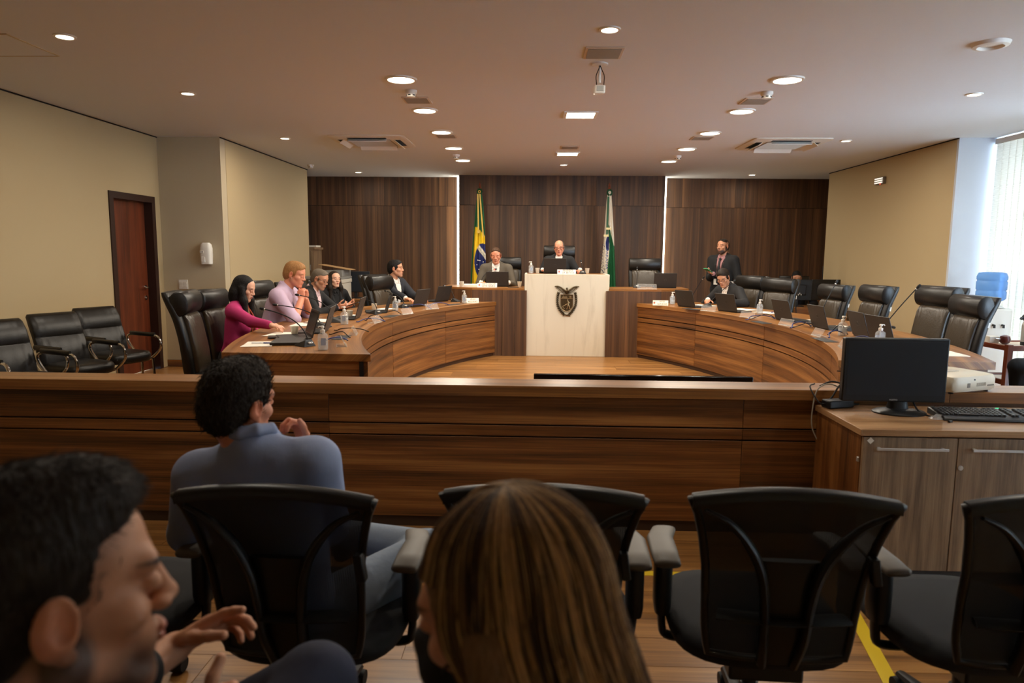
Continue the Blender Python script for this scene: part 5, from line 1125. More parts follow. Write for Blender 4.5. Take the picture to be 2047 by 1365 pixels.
def sdf_obj(name, VQ, m, parent, paint=None, base=None):
    V, Q = VQ; me = bpy.data.meshes.new(name); me.vertices.add(len(V)); me.vertices.foreach_set('co', V.astype(np.float32).ravel())
    me.loops.add(len(Q) * 4); me.loops.foreach_set('vertex_index', Q.astype(np.int32).ravel()); me.polygons.add(len(Q)); me.polygons.foreach_set('loop_start', np.arange(0, len(Q) * 4, 4, dtype=np.int32))
    me.update(calc_edges=True); me.polygons.foreach_set('use_smooth', [True] * len(Q)); me.materials.append(m)
    if base is not None:
        C = np.tile(np.array([*base, 1.0]), (len(V), 1))
        for c, r, M, col, soft in (paint or []):
            Mi = np.array(M.inverted()); p = V @ Mi[:3, :3].T + Mi[:3, 3]; d = np.sqrt((((p - np.array(c)) / np.array(r)) ** 2).sum(1)); w = np.clip((1 - d) / soft, 0, 1)[:, None]
            C[:, :3] = C[:, :3] * (1 - w) + np.array(col) * w
        me.color_attributes.new('Col', 'FLOAT_COLOR', 'POINT').data.foreach_set('color', C.astype(np.float32).ravel())
    return link(name, me, parent)
def cloth(name, col, rough=.85, bump=.5, sc=14): return mat('cloth_' + name, col, rough, bump=bump * .55, bscale=sc * .8, bdist=.014, var=.06, bvec=(1, 1, .55))
def hairm(name, col, rough=.62): return mat('hair_' + name, col, rough, spec=.28, bump=.8, bscale=60, bdist=.006, var=.35, bvec=(3, 3, .6))
def HM(hc, yaw, pitch, roll=0, hs=1.0): return Matrix.Translation(hc) @ Matrix.Rotation(R(yaw), 4, 'Z') @ Matrix.Rotation(R(pitch), 4, 'X') @ Matrix.Rotation(R(roll), 4, 'Y') @ Matrix.Scale(hs, 4)
def head_prims(s, H, fem=False, nose=1.0, jaw=1.0, hs=1.0):
    s.use(H); e = s.ell; j = .92 * jaw if fem else jaw; k = hs
    def E(c, r, kk=.02, sub=False, rot=None): e(c, [q * hs for q in r], kk, sub, rot)
    def C(a, b_, ra, rb, kk=.02, sub=False): s.cap(a, b_, ra * hs, rb * hs, kk, sub)
    E((0, -.015, .035), (.073, .094, .082)); E((0, .035, .04), (.062, .053, .058)); E((0, .033, -.025), (.059 * j, .056, .075))
    for x in (-1, 1):
        C((x * .050 * j, .0, -.052), (x * .018, .066, -.098), .022, .019); E((x * .044, .055, -.02), (.021, .022, .019))
    E((0, .076, -.099), (.021 * j, .018, .018), .015); E((0, .070, -.062), (.033, .025, .028), .02)
    C((-.038, .074, .025), (.038, .074, .025), .0125, .0125, .018)
    for x in (-1, 1): E((x * .031, .100, .002), (.017, .013, .011), .010, True)
    for x in (-1, 1): E((x * .031, .0795, .002), (.0125, .0125, .0115), .003)
    C((0, .084, .018), (0, .101, -.020), .0085 * nose, .0110 * nose, .010); E((0, .104, -.025), (.0120 * nose, .0125 * nose, .0100), .008)
    for x in (-1, 1): E((x * .0135 * nose, .0945, -.029), (.0085, .012, .0085), .006)
    E((0, .0955, -.055), (.020, .0075, .0055), .004); E((0, .0940, -.0655), (.0175, .0078, .0068), .004); E((0, .104, -.0602), (.022, .006, .0014), .003, True)
    for x in (-1, 1):
        ro = rotm(R(-8), 0, R(x * -16)); E((x * .078, -.010, -.004), (.0085, .0205, .033), .006, False, ro); E((x * .086, -.004, .001), (.0085, .0115, .020), .003, True, ro); E((x * .0855, -.007, .018), (.006, .010, .006), .003, True, ro); E((x * .0765, -.002, -.032), (.0075, .010, .010), .005)
    s.use(Matrix.Identity(4))
def head_paint(H, lip=None, brow=(.02, .012, .008), eye=(.015, .010, .008), beard=None, beard_soft=.35, moust=None, closed=False, skin=None):
    p = []
    if lip: p += [((0, .098, -.056), (.0225, .014, .0065), H, lip, .4), ((0, .096, -.066), (.019, .014, .0075), H, lip, .4)]
    p += [((0, .108, -.0602), (.021, .02, .0022), H, [c * .35 for c in (lip or (.2, .08, .06))], .6)]
    if beard:
        p = [((0, .045, -.085), (.078, .068, .052), H, beard, beard_soft), ((-.062, .0, -.045), (.03, .03, .05), H, beard, beard_soft), ((.062, .0, -.045), (.03, .03, .05), H, beard, beard_soft)] + p
    if moust: p += [((0, .10, -.043), (.03, .02, .0085), H, moust, .5), ((0, .085, -.10), (.026, .03, .022), H, moust, .6)]
    for x in (-1, 1):
        p += [((x * .035, .085, .0262), (.0250, .034, .0056), H, brow, .45), ((x * .036, .083, .0275), (.022, .034, .0042), H, brow, .5)]
        if closed: p += [((x * .031, .092, -.0035), (.0145, .014, .0022), H, eye, .6)]
        else: p += [((x * .031, .09, .0015), (.0115, .012, .0042), H, (.30, .24, .21), .6), ((x * .031, .09, .0015), (.0066, .012, .0048), H, eye, .5), ((x * .031, .09, .0068), (.0145, .013, .002), H, eye, .6)]
    return p
def hand_prims(s, wr, f, n, side, curl=(.4, .5, .35), sc=1.0, spread=.12, thumb=(.55, .75, .15), k=.006, tcurl=.3):
    """wrist, direction of the fingers, direction the palm faces, side +1 thumb towards f x n"""
    f = Vector(f).normalized(); n = (Vector(n) - f * Vector(n).dot(f)).normalized(); a = f.cross(n) * side; wr = Vector(wr)
    rot = Matrix((a, f, n)).transposed()
    s.ell(wr + f * .045 * sc, (.041 * sc, .052 * sc, .0165 * sc), .012, False, rot); s.ell(wr + f * .075 * sc, (.040 * sc, .020 * sc, .013 * sc), .012, False, rot)
    cu = curl if isinstance(curl[0], (tuple, list)) else [curl] * 4
    for i, (x, L, r) in enumerate(((.0295, .066, .0088), (.010, .076, .0092), (-.010, .070, .0088), (-.0285, .054, .0078))):
        p = wr + f * (.086 - .006 * (i in (0, 3)) - .006 * (i == 3)) * sc + a * x * sc; d = (f + a * (x / .03) * spread).normalized(); nn = n; rr = r * sc
        s.cap(wr + f * .05 * sc + a * x * .85 * sc, p, rr * 1.1, rr * 1.08, k)
        for q, (fr, c) in enumerate(zip((.46, .31, .23), cu[i])):
            ca, sa = math.cos(c), math.sin(c); d, nn = d * ca + nn * sa, nn * ca - d * sa
            p2 = p + d * L * fr * sc; s.cap(p, p2, rr * (1.05 - .08 * q), rr * (.98 - .1 * q), k * .6); p = p2
    d = (f * thumb[0] + a * thumb[1] + n * thumb[2]).normalized(); p = wr + f * .022 * sc + a * .022 * sc
    for q, (L, r) in enumerate(((.042, .0125), (.032, .0105), (.026, .0095))):
        p2 = p + d * L * sc; s.cap(p, p2, r * sc, r * .92 * sc, k); p = p2; d = (d * math.cos(tcurl) + (f * .6 - a * .4 + n * .3).normalized() * math.sin(tcurl)).normalized()
def elbow(sh, wr, hint, l1=.285, l2=.255):
    sh, wr = Vector(sh), Vector(wr); d = wr - sh; L = min(d.length, l1 + l2 - .004); u = d.normalized(); a = (l1 * l1 - l2 * l2 + L * L) / (2 * L); h = math.sqrt(max(1e-5, l1 * l1 - a * a))
    w = Vector(hint); w = (w - u * w.dot(u)).normalized(); return sh + u * a + w * h, sh + u * L
SKIN = (srgb(196, 142, 112))
def person(label, loc, rz, seat=.46, lean=8, head=(0, 0, 0), hoff=(0, .03, 0), arms=None, stand=False, skin=SKIN, fem=False, build=1.0, sc=1.0, outfit=None, hair=None, paint=None, headkw=None, fine=.0045, legs=True, group=None, hs=1.0, hfine=None, neck=True, sway=0, legpose=None, headfine_rng=.135, scalp=None):
    t = thing('person', label, 'person', loc, R(rz), group); t.scale = (sc, sc, sc)
    P = Vector((0, 0, seat + .10 if not stand else .93))
    s_ = Vector((R(sway), math.sin(R(lean)), math.cos(R(lean)))).normalized(); D = Vector((0, math.cos(R(lean)), -math.sin(R(lean))))
    X = D.cross(s_).normalized(); T = Matrix(((X[0], D[0], s_[0], P[0]), (X[1], D[1], s_[1], P[1]), (X[2], D[2], s_[2], P[2]), (0, 0, 0, 1)))
    sw = (.158 if fem else .182) * (.5 + .5 * build); bw = build * (.9 if fem else 1)
    NB = T @ Vector((0, -.012, .525)); HC = NB + s_ * .135 + Vector(hoff) + Vector((0, .0, .012)); H = HM(HC, *head, hs)
    sh = {q: T @ Vector((q * sw, -.005, .462)) for q in (-1, 1)}
    hp = {q: P + Vector((q * .09, 0, -.02)) for q in (-1, 1)}
    if stand: kn = {q: Vector((q * .10, .03, .49)) for q in (-1, 1)}; an = {q: Vector((q * .10, -.01, .085)) for q in (-1, 1)}
    else: kn = {q: Vector((q * .12, .43, seat + .07)) for q in (-1, 1)}; an = {q: Vector((q * .12, .42, .085)) for q in (-1, 1)}
    if legpose: kn.update(legpose[0]); an.update(legpose[1])
    arms = arms or {}; A = {}
    for q in (-1, 1):
        a = arms.get(q, dict(w=(q * .22, .22, seat + .28)) if not stand else dict(w=(q * .26, .02, .80)))
        w = Vector(a['w']); el, wr = elbow(sh[q], w, a.get('hint', (q * .6, -.4, -.8))); f = Vector(a.get('f', (wr - el).normalized())); n = Vector(a.get('n', (0, 0, -1)))
        A[q] = (el, wr, f, n, a)
    def torso(s, g, gz=0):
        s.use(T); s.ell((0, -.005, .0), ((.168 * bw + g), .118 * bw + g, .125 + g), .04); s.ell((0, .012 * bw, .17), (.148 * bw + g, .115 * bw + g, .16 + g), .05); s.ell((0, .0, .335), (.160 * bw + g, .112 * bw + g, .165 + g), .05)
        s.cap((-sw + .03, -.008, .452), (sw - .03, -.008, .452), .062 + g, .062 + g, .05); s.cap((-.10, -.015, .475), (0, -.02, .53), .045 + g, .045 + g, .04); s.cap((.10, -.015, .475), (0, -.02, .53), .045 + g, .045 + g, .04)
        if fem:
            for x in (-1, 1): s.ell((x * .07, .085, .315), (.06 + g, .05 + g, .06 + g), .04)
        s.use(Matrix.Identity(4))
    def arm(s, q, g, upto=1.0, frm=0.0):
        el, wr, f, n, a = A[q]; k = .9 if fem else 1
        if frm <= 0: s.cap(sh[q], el, .054 * k + g, .043 * k + g, .035)
        if upto > .5: s.cap(el, el + (wr - el) * ((upto - .5) * 2), .043 * k + g, (.043 + (.029 - .043) * (upto - .5) * 2) * k + g, .02)
        elif upto < .5: pass
    def leg(s, g):
        for q in (-1, 1): s.cap(hp[q], kn[q], .088 + g, .060 + g, .03); s.cap(kn[q], an[q], .058 + g, .040 + g, .02)
    # --- body
    s = SDF(); torso(s, 0)
    s.cap(NB - s_ * .04, H @ Vector((0, -.022, -.055)), .056 if not fem else .048, .054 if not fem else .046, .025)
    head_prims(s, H, fem, hs=hs, **(headkw or {}))
    for q in (-1, 1):
        arm(s, q, 0); el, wr, f, n, a = A[q]; hand_prims(s, wr, f, n, q * a.get('flip', 1), a.get('curl', (.35, .45, .3)), (.92 if fem else 1.0) * a.get('hsc', 1), a.get('spread', .1), a.get('thumb', (.55, .75, .15)))
    if legs: leg(s, 0)
    if legs:
        for q in (-1, 1): s.cap(an[q] + Vector((0, -.02, -.035)), an[q] + Vector((0, .13, -.05)), .035, .028, .02)
    hr = headfine_rng * hs; fx, fy, fz = [(HC[0] - .09 * hs, HC[0] + .09 * hs, fine)], [(HC[1] - hr, HC[1] + hr, fine)], [(HC[2] - hr, HC[2] + hr, fine)]
    if hfine:
        for q in (-1, 1):
            el, wr, f, n, a = A[q]; c = wr + Vector(f).normalized() * .09
            if a.get('hfine', True): fx.append((c[0] - .12, c[0] + .12, hfine)); fy.append((c[1] - .12, c[1] + .12, hfine)); fz.append((c[2] - .12, c[2] + .12, hfine))
    VQ = s.mesh(.0095, (fx, fy, fz)); pts = head_paint(H, **(paint or {}))
    for q in (-1, 1): pts.append((tuple(A[q][1] + Vector(A[q][2]).normalized() * .10), (.1, .1, .1), Matrix.Identity(4), [min(1, c * f_) for c, f_ in zip(skin, (1.02, .93, .9))], .5))
    for x in (-1, 1): pts.insert(0, ((x * .08, -.01, -.005), (.014, .026, .038), H, [c * f_ for c, f_ in zip(skin, (1.0, .80, .74))], .5))
    if scalp: pts.insert(0, ((0, -.022, .05 + scalp[1]), (.083, .098, .078), H, scalp[0], .28)); pts.insert(0, ((0, -.05, -.01), (.078, .062, .075), H, scalp[0], .3)); pts += [((x * .066, .018, .004), (.012, .011, .036), H, scalp[0], .5) for x in (-1, 1)]
    body = sdf_obj('body', VQ, SK, t, pts, skin)
    ctx = dict(t=t, T=T, H=H, HC=HC, NB=NB, s=s_, D=D, A=A, sh=sh, hp=hp, kn=kn, an=an, torso=torso, arm=arm, leg=leg, sw=sw, seat=seat, fem=fem, hs=hs, body=body)
    if outfit: outfit(ctx)
    if hair: hair(ctx)
    return ctx
# --- clothing
def collar(c, m, name='collar', r=.013, open_=.04, drop=.055, dz=0):
    s = SDF(); T = c['T']; s.use(T); k = .9 if c['fem'] else 1
    P_ = [(.0, -.080, .558), (-.045, -.064, .558), (-.068, -.012, .545), (-.054, .044, .512), (-open_ / 2, .076, .484)]
    for q in (-1, 1):
        pp = [(x * -q * k, y, z + dz) for x, y, z in P_]
        for a, b_ in zip(pp[:-1], pp[1:]): s.cap(a, b_, r, r, .006); s.cap((a[0], a[1], a[2] + .014), (b_[0], b_[1], b_[2] + .012), r * .7, r * .7, .006)
        s.cap(pp[-2], (pp[-1][0] - q * -.012, .085, pp[-1][2] - drop * .6), r * .9, r * .7, .006)
    return sdf_obj(name, s.mesh(.006), m, c['t'])
def vneck(s, T, w=.075, h0=.56, h1=.22, y=.15):
    s.use(T); n = 6
    n = 9
    for i in range(n):
        f = i / (n - 1); s.ell((0, .085 + (y - .085) * f ** .7, h0 + (h1 - h0) * f), (w * (1 - f) ** .75 + .004, .105 - .02 * f, .05), .005, True)
    s.use(Matrix.Identity(4))
def suit(jc, sc_, tr=None, tie=None, vn=(.075, .56, .24), extra=None, gj=.018, cuff=True):
    def f(c):
        t = c['t']; s = SDF(); c['torso'](s, .009); s.use(c['T']); s.cap((0, -.022, .48), (0, -.024, .518), .064, .060, .02); s.use(Matrix.Identity(4)); sdf_obj('shirt', s.mesh(.0105), sc_, t); collar(c, sc_)
        s = SDF(); c['torso'](s, gj)
        for q in (-1, 1): c['arm'](s, q, .016, .97)
        s.use(c['T']); s.cap((-.075, -.045, .525), (.075, -.045, .525), .034, .034, .02); s.use(Matrix.Identity(4))
        vneck(s, c['T'], *vn)
        s.use(c['T'])
        for q in (-1, 1): s.cap((q * (vn[0] + .006), .055, .50), (q * (vn[0] * .75 + .012), .122, .38), .011, .013, .01); s.cap((q * (vn[0] * .75 + .012), .122, .38), (q * .014, .138, vn[2] - .01), .013, .008, .01)
        s.use(Matrix.Identity(4)); sdf_obj('jacket', s.mesh(.0095), jc, t)
        if cuff:
            for q in (-1, 1):
                el, wr, f_, n, a = c['A'][q]; d = (wr - el).normalized(); s = SDF(); s.cap(wr - d * .05, wr + d * .006, .041, .036, .005); sdf_obj('shirt_cuff', s.mesh(.007), sc_, t)
        if tie:
            s = SDF(); s.use(c['T']); s.ell((0, .100, .478), (.021, .020, .022), .008); s.cap((0, .115, .455), (0, .140, .36), .015, .019, .008); s.cap((0, .140, .36), (0, .150, .12), .019, .027, .008)
            s.use(Matrix.Identity(4)); sdf_obj('tie', s.mesh(.006), tie, t)
        pants(c, tr or jc)
        if extra: extra(c)
    return f
def pants(c, m, g=.014):
    s = SDF(); c['leg'](s, g); s.use(c['T']); s.ell((0, -.005, -.02), (.185, .135, .12), .03); s.use(Matrix.Identity(4)); sdf_obj('trousers', s.mesh(.0115), m, c['t'])
    for q in (-1, 1):
        s = SDF(); a = c['an'][q]; s.cap(a + Vector((0, -.03, -.045)), a + Vector((0, .15, -.055)), .040, .034, .02); s.ell(a + Vector((0, .06, -.078)), (.045, .13, .012), .006); sdf_obj('shoe', s.mesh(.009), mat('shoe_black', (18, 16, 15), .35), c['t'])
def glasses(c, m=None, w=.0235, h=.0155):
    se = lambda v: math.copysign(abs(v) ** .55, v)
    m = m or mat('glasses_black', (14, 13, 13), .3); H = c['H']; g = MB()
    for x in (-1, 1):
        g.tube([(x * .0335 + w * se(math.cos(a)), .1075 - .012 * abs(x * .0335 + w * se(math.cos(a))) / .055, .0005 + h * se(math.sin(a))) for a in [k * math.pi / 9 for k in range(18)]], .0021, 6, closed=True)
        g.tube([(x * .054, .098, .006), (x * .073, .075, .008), (x * .0815, .0, .008), (x * .082, -.018, -.004)], .0022, 6)
    g.tube([(-.012, .1085, .003), (0, .1115, .005), (.012, .1085, .003)], .002, 6); g.xf(H); g.build('glasses', m, c['t'], smooth=180)
# --- hair
def hair_short(m, front=.115, fz=.0, side=1.0, top=.0, thick=0, noise=(.0022, 260), res=.005, bald=False, nape=-.075, fw=.088):
    def f(c):
        H = c['H']; k = c['hs']; s = SDF(); s.use(H); sc = lambda r: [q * k for q in r]
        s.ell((0, -.017, .035 + top * .5), sc((.0765 + thick, .0985 + thick, .0865 + top * .5 + thick)), .01); s.ell((0, -.055, -.01), sc((.066 + thick * .5, .062 + thick, .075)), .02)
        if not bald: s.ell((0, .025, .07 + top), sc((.06, .062, .048 + thick)), .02)
        s.ell((0, front, -.010 + fz), sc((fw, .068, .092)), .016, True); s.ell((0, .04, -.075), sc((.10, .075, .06)), .01, True)
        for x in (-1, 1): s.ell((x * .088, -.002, -.012), sc((.022, .020, .032)), .006, True)
        s.ell((0, -.03, nape - .06), sc((.14, .12, .06)), .012, True)
        if bald: s.ell((0, .035, .105), sc((.062, .098, .075)), .01, True)
        s.use(Matrix.Identity(4)); o = sdf_obj('hair', s.mesh(res * k, noise=noise), m, c['t']); c['hair'] = o
    return f
def strands(c, o, m, n, L, r, flow, seed=1, name='hair_strands', lift=.3):
    """short fibres rooted on the hair surface, combed along flow(point) in head coordinates"""
    rnd = np.random.RandomState(seed); me = o.data; N = len(me.vertices); co = np.empty(N * 3, np.float32); me.vertices.foreach_get('co', co); co = co.reshape(-1, 3); no = np.empty(N * 3, np.float32); me.vertices.foreach_get('normal', no); no = no.reshape(-1, 3)
    cu = bpy.data.curves.new(name, 'CURVE'); cu.dimensions = '3D'; cu.bevel_depth = r; cu.bevel_resolution = 0; cu.use_fill_caps = False; Hi = c['H'].inverted(); H3 = c['H'].to_3x3()
    for i in rnd.choice(N, min(N, n), replace=False):
        p = Vector(co[i]); nn = Vector(no[i]); pl = Hi @ p; d = H3 @ Vector(flow(pl, rnd)); d = (d - nn * d.dot(nn)); 
        if d.length < 1e-4: continue
        d.normalize(); d = (d + nn * lift * (.5 + rnd.rand()) + Vector(rnd.randn(3)) * .12).normalized(); l = L * (.6 + .8 * rnd.rand())
        sp = cu.splines.new('POLY'); sp.points.add(3)
        for k in range(4):
            f = k / 3; q = p - nn * .002 + d * l * f - nn * (lift * l * f * f * .7); sp.points[k].co = (*q, 1); sp.points[k].radius = 1 - .75 * f
    cu.materials.append(m); ob = bpy.data.objects.new(name, cu); COL.objects.link(ob); ob.parent = c['t']; ob['kind'] = 'stuff'; return ob
# ------------------------------------------------------------------ the cast
def W2L(loc, rz, p, sc=1.0):
    v = Matrix.Rotation(-R(rz), 3, 'Z') @ (Vector(p) - Vector(loc)); return v / sc
def Wd(rz, d): return Matrix.Rotation(-R(rz), 3, 'Z') @ Vector(d)
NAVY = cloth('navy', (26, 28, 36)); BLACKC = cloth('black', (20, 19, 20)); GREYS = cloth('grey_suit', (84, 76, 64)); CHAR = cloth('charcoal', (30, 29, 30))
WSHIRT = cloth('white_shirt', (222, 214, 206), .8, .3); LILAC = cloth('lilac', (188, 164, 186), .8, .6, 18); PINKSH = cloth('pale_pink', (212, 182, 184), .8, .3); BLUESH = cloth('blue_shirt', (140, 152, 184), .8, .6, 16); ROSESH = cloth('rose_shirt', (158, 112, 112), .8, .3)
PINK = cloth('magenta', (176, 42, 100), .85, .5, 16); DENIM = cloth('denim', (128, 140, 156), .9, .6, 24); NAVYT = cloth('navy_trousers', (34, 38, 58), .85, .5, 16)
BLOUSE = mat('patterned_blouse', (120, 84, 52), .8, var=.6, bscale=70)
H_BLACK, H_DARK, H_BLOND, H_GREY, H_BROWN = hairm('black', (18, 14, 12)), hairm('dark', (36, 26, 18)), hairm('blond', (150, 106, 62)), hairm('grey', (104, 92, 78)), hairm('brown', (70, 46, 28))
LIPM, LIPF = srgb(166, 100, 86), srgb(168, 84, 76)
S_LIGHT, S_WARM, S_TAN, S_RED = srgb(216, 164, 136), srgb(198, 142, 110), srgb(184, 128, 96), srgb(206, 136, 106)

# 1 woman in the magenta cardigan
def pink_outfit(c):
    t = c['t']; s = SDF(); c['torso'](s, .008); s.use(c['T']); s.cap((0, -.02, .50), (0, -.015, .53), .058, .056, .02); s.use(Matrix.Identity(4)); sdf_obj('blouse', s.mesh(.0105), BLOUSE, t)
    s = SDF(); c['torso'](s, .017)
    for q in (-1, 1): c['arm'](s, q, .013, .93)
    vneck(s, c['T'], .085, .55, -.05, .165); sdf_obj('cardigan', s.mesh(.0095), PINK, t); pants(c, BLACKC)
    sc_ = MB().tube(catmull([c['T'] @ Vector(v) for v in ((-.055, .05, .50), (-.06, .125, .40), (-.04, .155, .30), (-.035, .15, .16))], 6), .012, 8, flat=.6); sc_.tube(catmull([c['T'] @ Vector(v) for v in ((.055, .05, .50), (.05, .125, .40), (.035, .155, .30), (.03, .15, .16))], 6), .012, 8, flat=.6); sc_.build('lanyard_scarf', mat('scarf', (150, 60, 40), .8, var=.6, bscale=120), t, smooth=180)
def hair_long(m, L=.36, front=.108, w=.1, res=.006, back=-.055, fringe=0, sides=((-.076, .02), (.076, .02))):
    def f(c):
        H = c['H']; s = SDF(); s.use(H)
        s.ell((0, -.018, .037), (.0805, .1015, .0905), .01); s.ell((0, back, -.06), (.085, .072, .12), .03)
        s.use(Matrix.Identity(4)); hc = c['HC']; T3 = c['H'].to_3x3(); bk = (T3 @ Vector((0, -1, 0))); bk.z = 0; bk.normalize(); rt = (T3 @ Vector((1, 0, 0))); rt.z = 0; rt.normalize()
        b0 = hc + bk * .06
        for q in (-1, 0, 1): s.cap(b0 + rt * q * .045 + Vector((0, 0, -.05)), b0 + bk * .03 + rt * q * .055 + Vector((0, 0, -L)), .052, .03, .03)
        for q, (x, y) in zip((-1, 1), sides):
            p0 = hc + rt * x * .95 - bk * y * .2 + Vector((0, 0, .0)); s.cap(p0, p0 + rt * q * .012 - bk * .02 + Vector((0, 0, -.12)), .028, .034, .03); s.cap(p0 + rt * q * .012 - bk * .02 + Vector((0, 0, -.12)), p0 + rt * q * .02 - bk * .045 + Vector((0, 0, -L * .95)), .034, .02, .03)
        s.use(H); s.ell((0, front, -.013), (.063, .066, .096), .012, True); s.use(Matrix.Identity(4)); c['hair'] = sdf_obj('hair', s.mesh(res, noise=(.0016, 150)), m, c['t'])
    return f
L1, r1 = (-2.74, 6.28, 0), -88
person('woman in magenta cardigan with long black hair looking down at papers at the left desk', L1, r1, lean=9, head=(0, -20, 0), fem=True, sc=.935, skin=S_LIGHT, outfit=pink_outfit, hair=hair_long(H_BLACK, .40), fine=.0042,
       arms={1: dict(w=W2L(L1, r1, (-2.17, 5.86, .835), .935), hint=(.25, -.5, -1), f=Wd(r1, (.85, -.3, -.12)), n=(0, 0, -1), curl=(.5, .6, .4)), -1: dict(w=W2L(L1, r1, (-2.38, 6.36, .80), .935), hint=(-.2, -.6, -1), f=Wd(r1, (.8, -.5, -.1)), n=(0, 0, -1))},
       paint=dict(lip=LIPF, closed=True, brow=(.03, .018, .012)))
# 2 blond man, hands clasped at the mouth
def lilac_outfit(c):
    t = c['t']; s = SDF(); c['torso'](s, .016); s.use(c['T']); s.cap((0, -.022, .48), (0, -.024, .516), .062, .060, .02); s.use(Matrix.Identity(4))
    for q in (-1, 1): c['arm'](s, q, .017, .52)
    sdf_obj('shirt', s.mesh(.0095), LILAC, t); collar(c, LILAC); pants(c, CHAR)
    MB().tube(catmull([c['T'] @ Vector(v) for v in ((-.055, .05, .50), (-.05, .14, .38), (0, .155, .22))], 6), .006, 6).tube(catmull([c['T'] @ Vector(v) for v in ((.055, .05, .50), (.05, .14, .38), (0, .155, .22))], 6), .006, 6).build('lanyard', mat('lanyard_grey', (70, 74, 96), .6), t, smooth=180)
L2, r2, s2 = (-2.72, 7.12, 0), -90, 1.045
person('blond man in lilac shirt leaning on his elbows with clasped hands at his mouth', L2, r2, lean=20, head=(-4, -16, 0), hoff=(0, .05, 0), sc=s2, build=1.12, skin=S_RED, outfit=lilac_outfit, scalp=(srgb(150, 106, 62), 0), hair=hair_short(H_BLOND, .122, .012, top=.006, thick=.002), fine=.0042,
       arms={1: dict(w=W2L(L2, r2, (-2.365, 7.06, 1.00), s2), hint=(.5, .4, -1), f=(-.25, -.1, .95), n=(-.9, .2, .1), curl=(.9, .9, .5), thumb=(.8, .3, .3)), -1: dict(w=W2L(L2, r2, (-2.36, 7.17, 1.00), s2), hint=(-.5, .4, -1), f=(.25, -.05, .95), n=(.9, .2, .1), curl=(.9, .9, .5), thumb=(.8, .3, .3))},
       paint=dict(lip=LIPM, brow=srgb(150, 104, 70), beard=srgb(168, 116, 90), beard_soft=.8, closed=True))
# 3 grey haired man with glasses holding a phone
L3, r3, s3 = (-2.72, 8.12, 0), -92, .975
c3 = person('grey haired man with black glasses and dark suit holding a phone', L3, r3, lean=17, head=(-8, -22, 0), hoff=(0, .05, -.01), sc=s3, build=1.1, skin=S_WARM, outfit=suit(BLACKC, PINKSH, CHAR, None, (.08, .56, .05)), scalp=(srgb(112, 98, 84), 0), hair=hair_short(H_GREY, .108, .01, thick=-.003, noise=(.0008, 300)), fine=.0045,
            arms={1: dict(w=W2L(L3, r3, (-2.27, 7.98, .85), s3), hint=(.7, -.2, -.6), f=Wd(r3, (.85, .25, .12)), n=(-.7, 0, .7), curl=(.5, .6, .4)), -1: dict(w=W2L(L3, r3, (-2.22, 8.20, .85), s3), hint=(-.7, -.2, -.6), f=Wd(r3, (.9, -.25, .12)), n=(.6, 0, .8), curl=(.5, .6, .4))},
            paint=dict(lip=LIPM, brow=srgb(70, 54, 44), beard=srgb(150, 120, 100), beard_soft=.7, closed=True)); glasses(c3)
t = thing('phone', 'dark phone held by the grey haired man with glasses', 'phone', (-2.105, 8.10, .878), R(-96)); MB().box((0, 0, 0), (.075, .15, .009), rotm(R(18))).build('phone_body', BLACKP, t, bev=.003)
# 4 woman behind
def dark_blazer(c): suit(BLACKC, BLACKC, BLACKC, None, (.07, .56, .30), cuff=False)(c)
L4, r4 = (-2.70, 9.36, 0), -140
person('dark haired woman in black jacket sitting behind the grey haired man', L4, r4, lean=3, head=(6, 4, -4), fem=True, sc=.905, skin=S_LIGHT, outfit=dark_blazer, hair=hair_long(H_DARK, .30, back=-.06), paint=dict(lip=srgb(160, 62, 56)), fine=.0055)
lchair(-2.74, 9.40, r4, 'leather chair the dark haired woman in black jacket sits on', 0, g2, .95)
# 5 man in navy suit in profile
L5, r5, s5 = (-2.06, 10.02, 0), -118, 1.02
person('man in navy suit seen in profile at the far end of the left desk', L5, r5, lean=7, head=(26, 0, 0), sc=s5, skin=S_WARM, outfit=suit(NAVY, WSHIRT, NAVY, None, (.07, .56, .08)), scalp=(srgb(24, 18, 15), 0), hair=hair_short(H_BLACK, .112, .0, thick=.003), fine=.005,
       arms={1: dict(w=W2L(L5, r5, (-1.72, 9.42, .855), s5), hint=(.6, -.4, -.6), f=Wd(r5, (.8, -.35, -.15)), n=(0, 0, -1)), -1: dict(w=W2L(L5, r5, (-1.60, 9.80, .85), s5), hint=(-.6, -.4, -.6), f=Wd(r5, (.8, -.5, -.1)), n=(0, 0, -1))}, paint=dict(lip=LIPM, beard=srgb(150, 106, 84), beard_soft=.9))
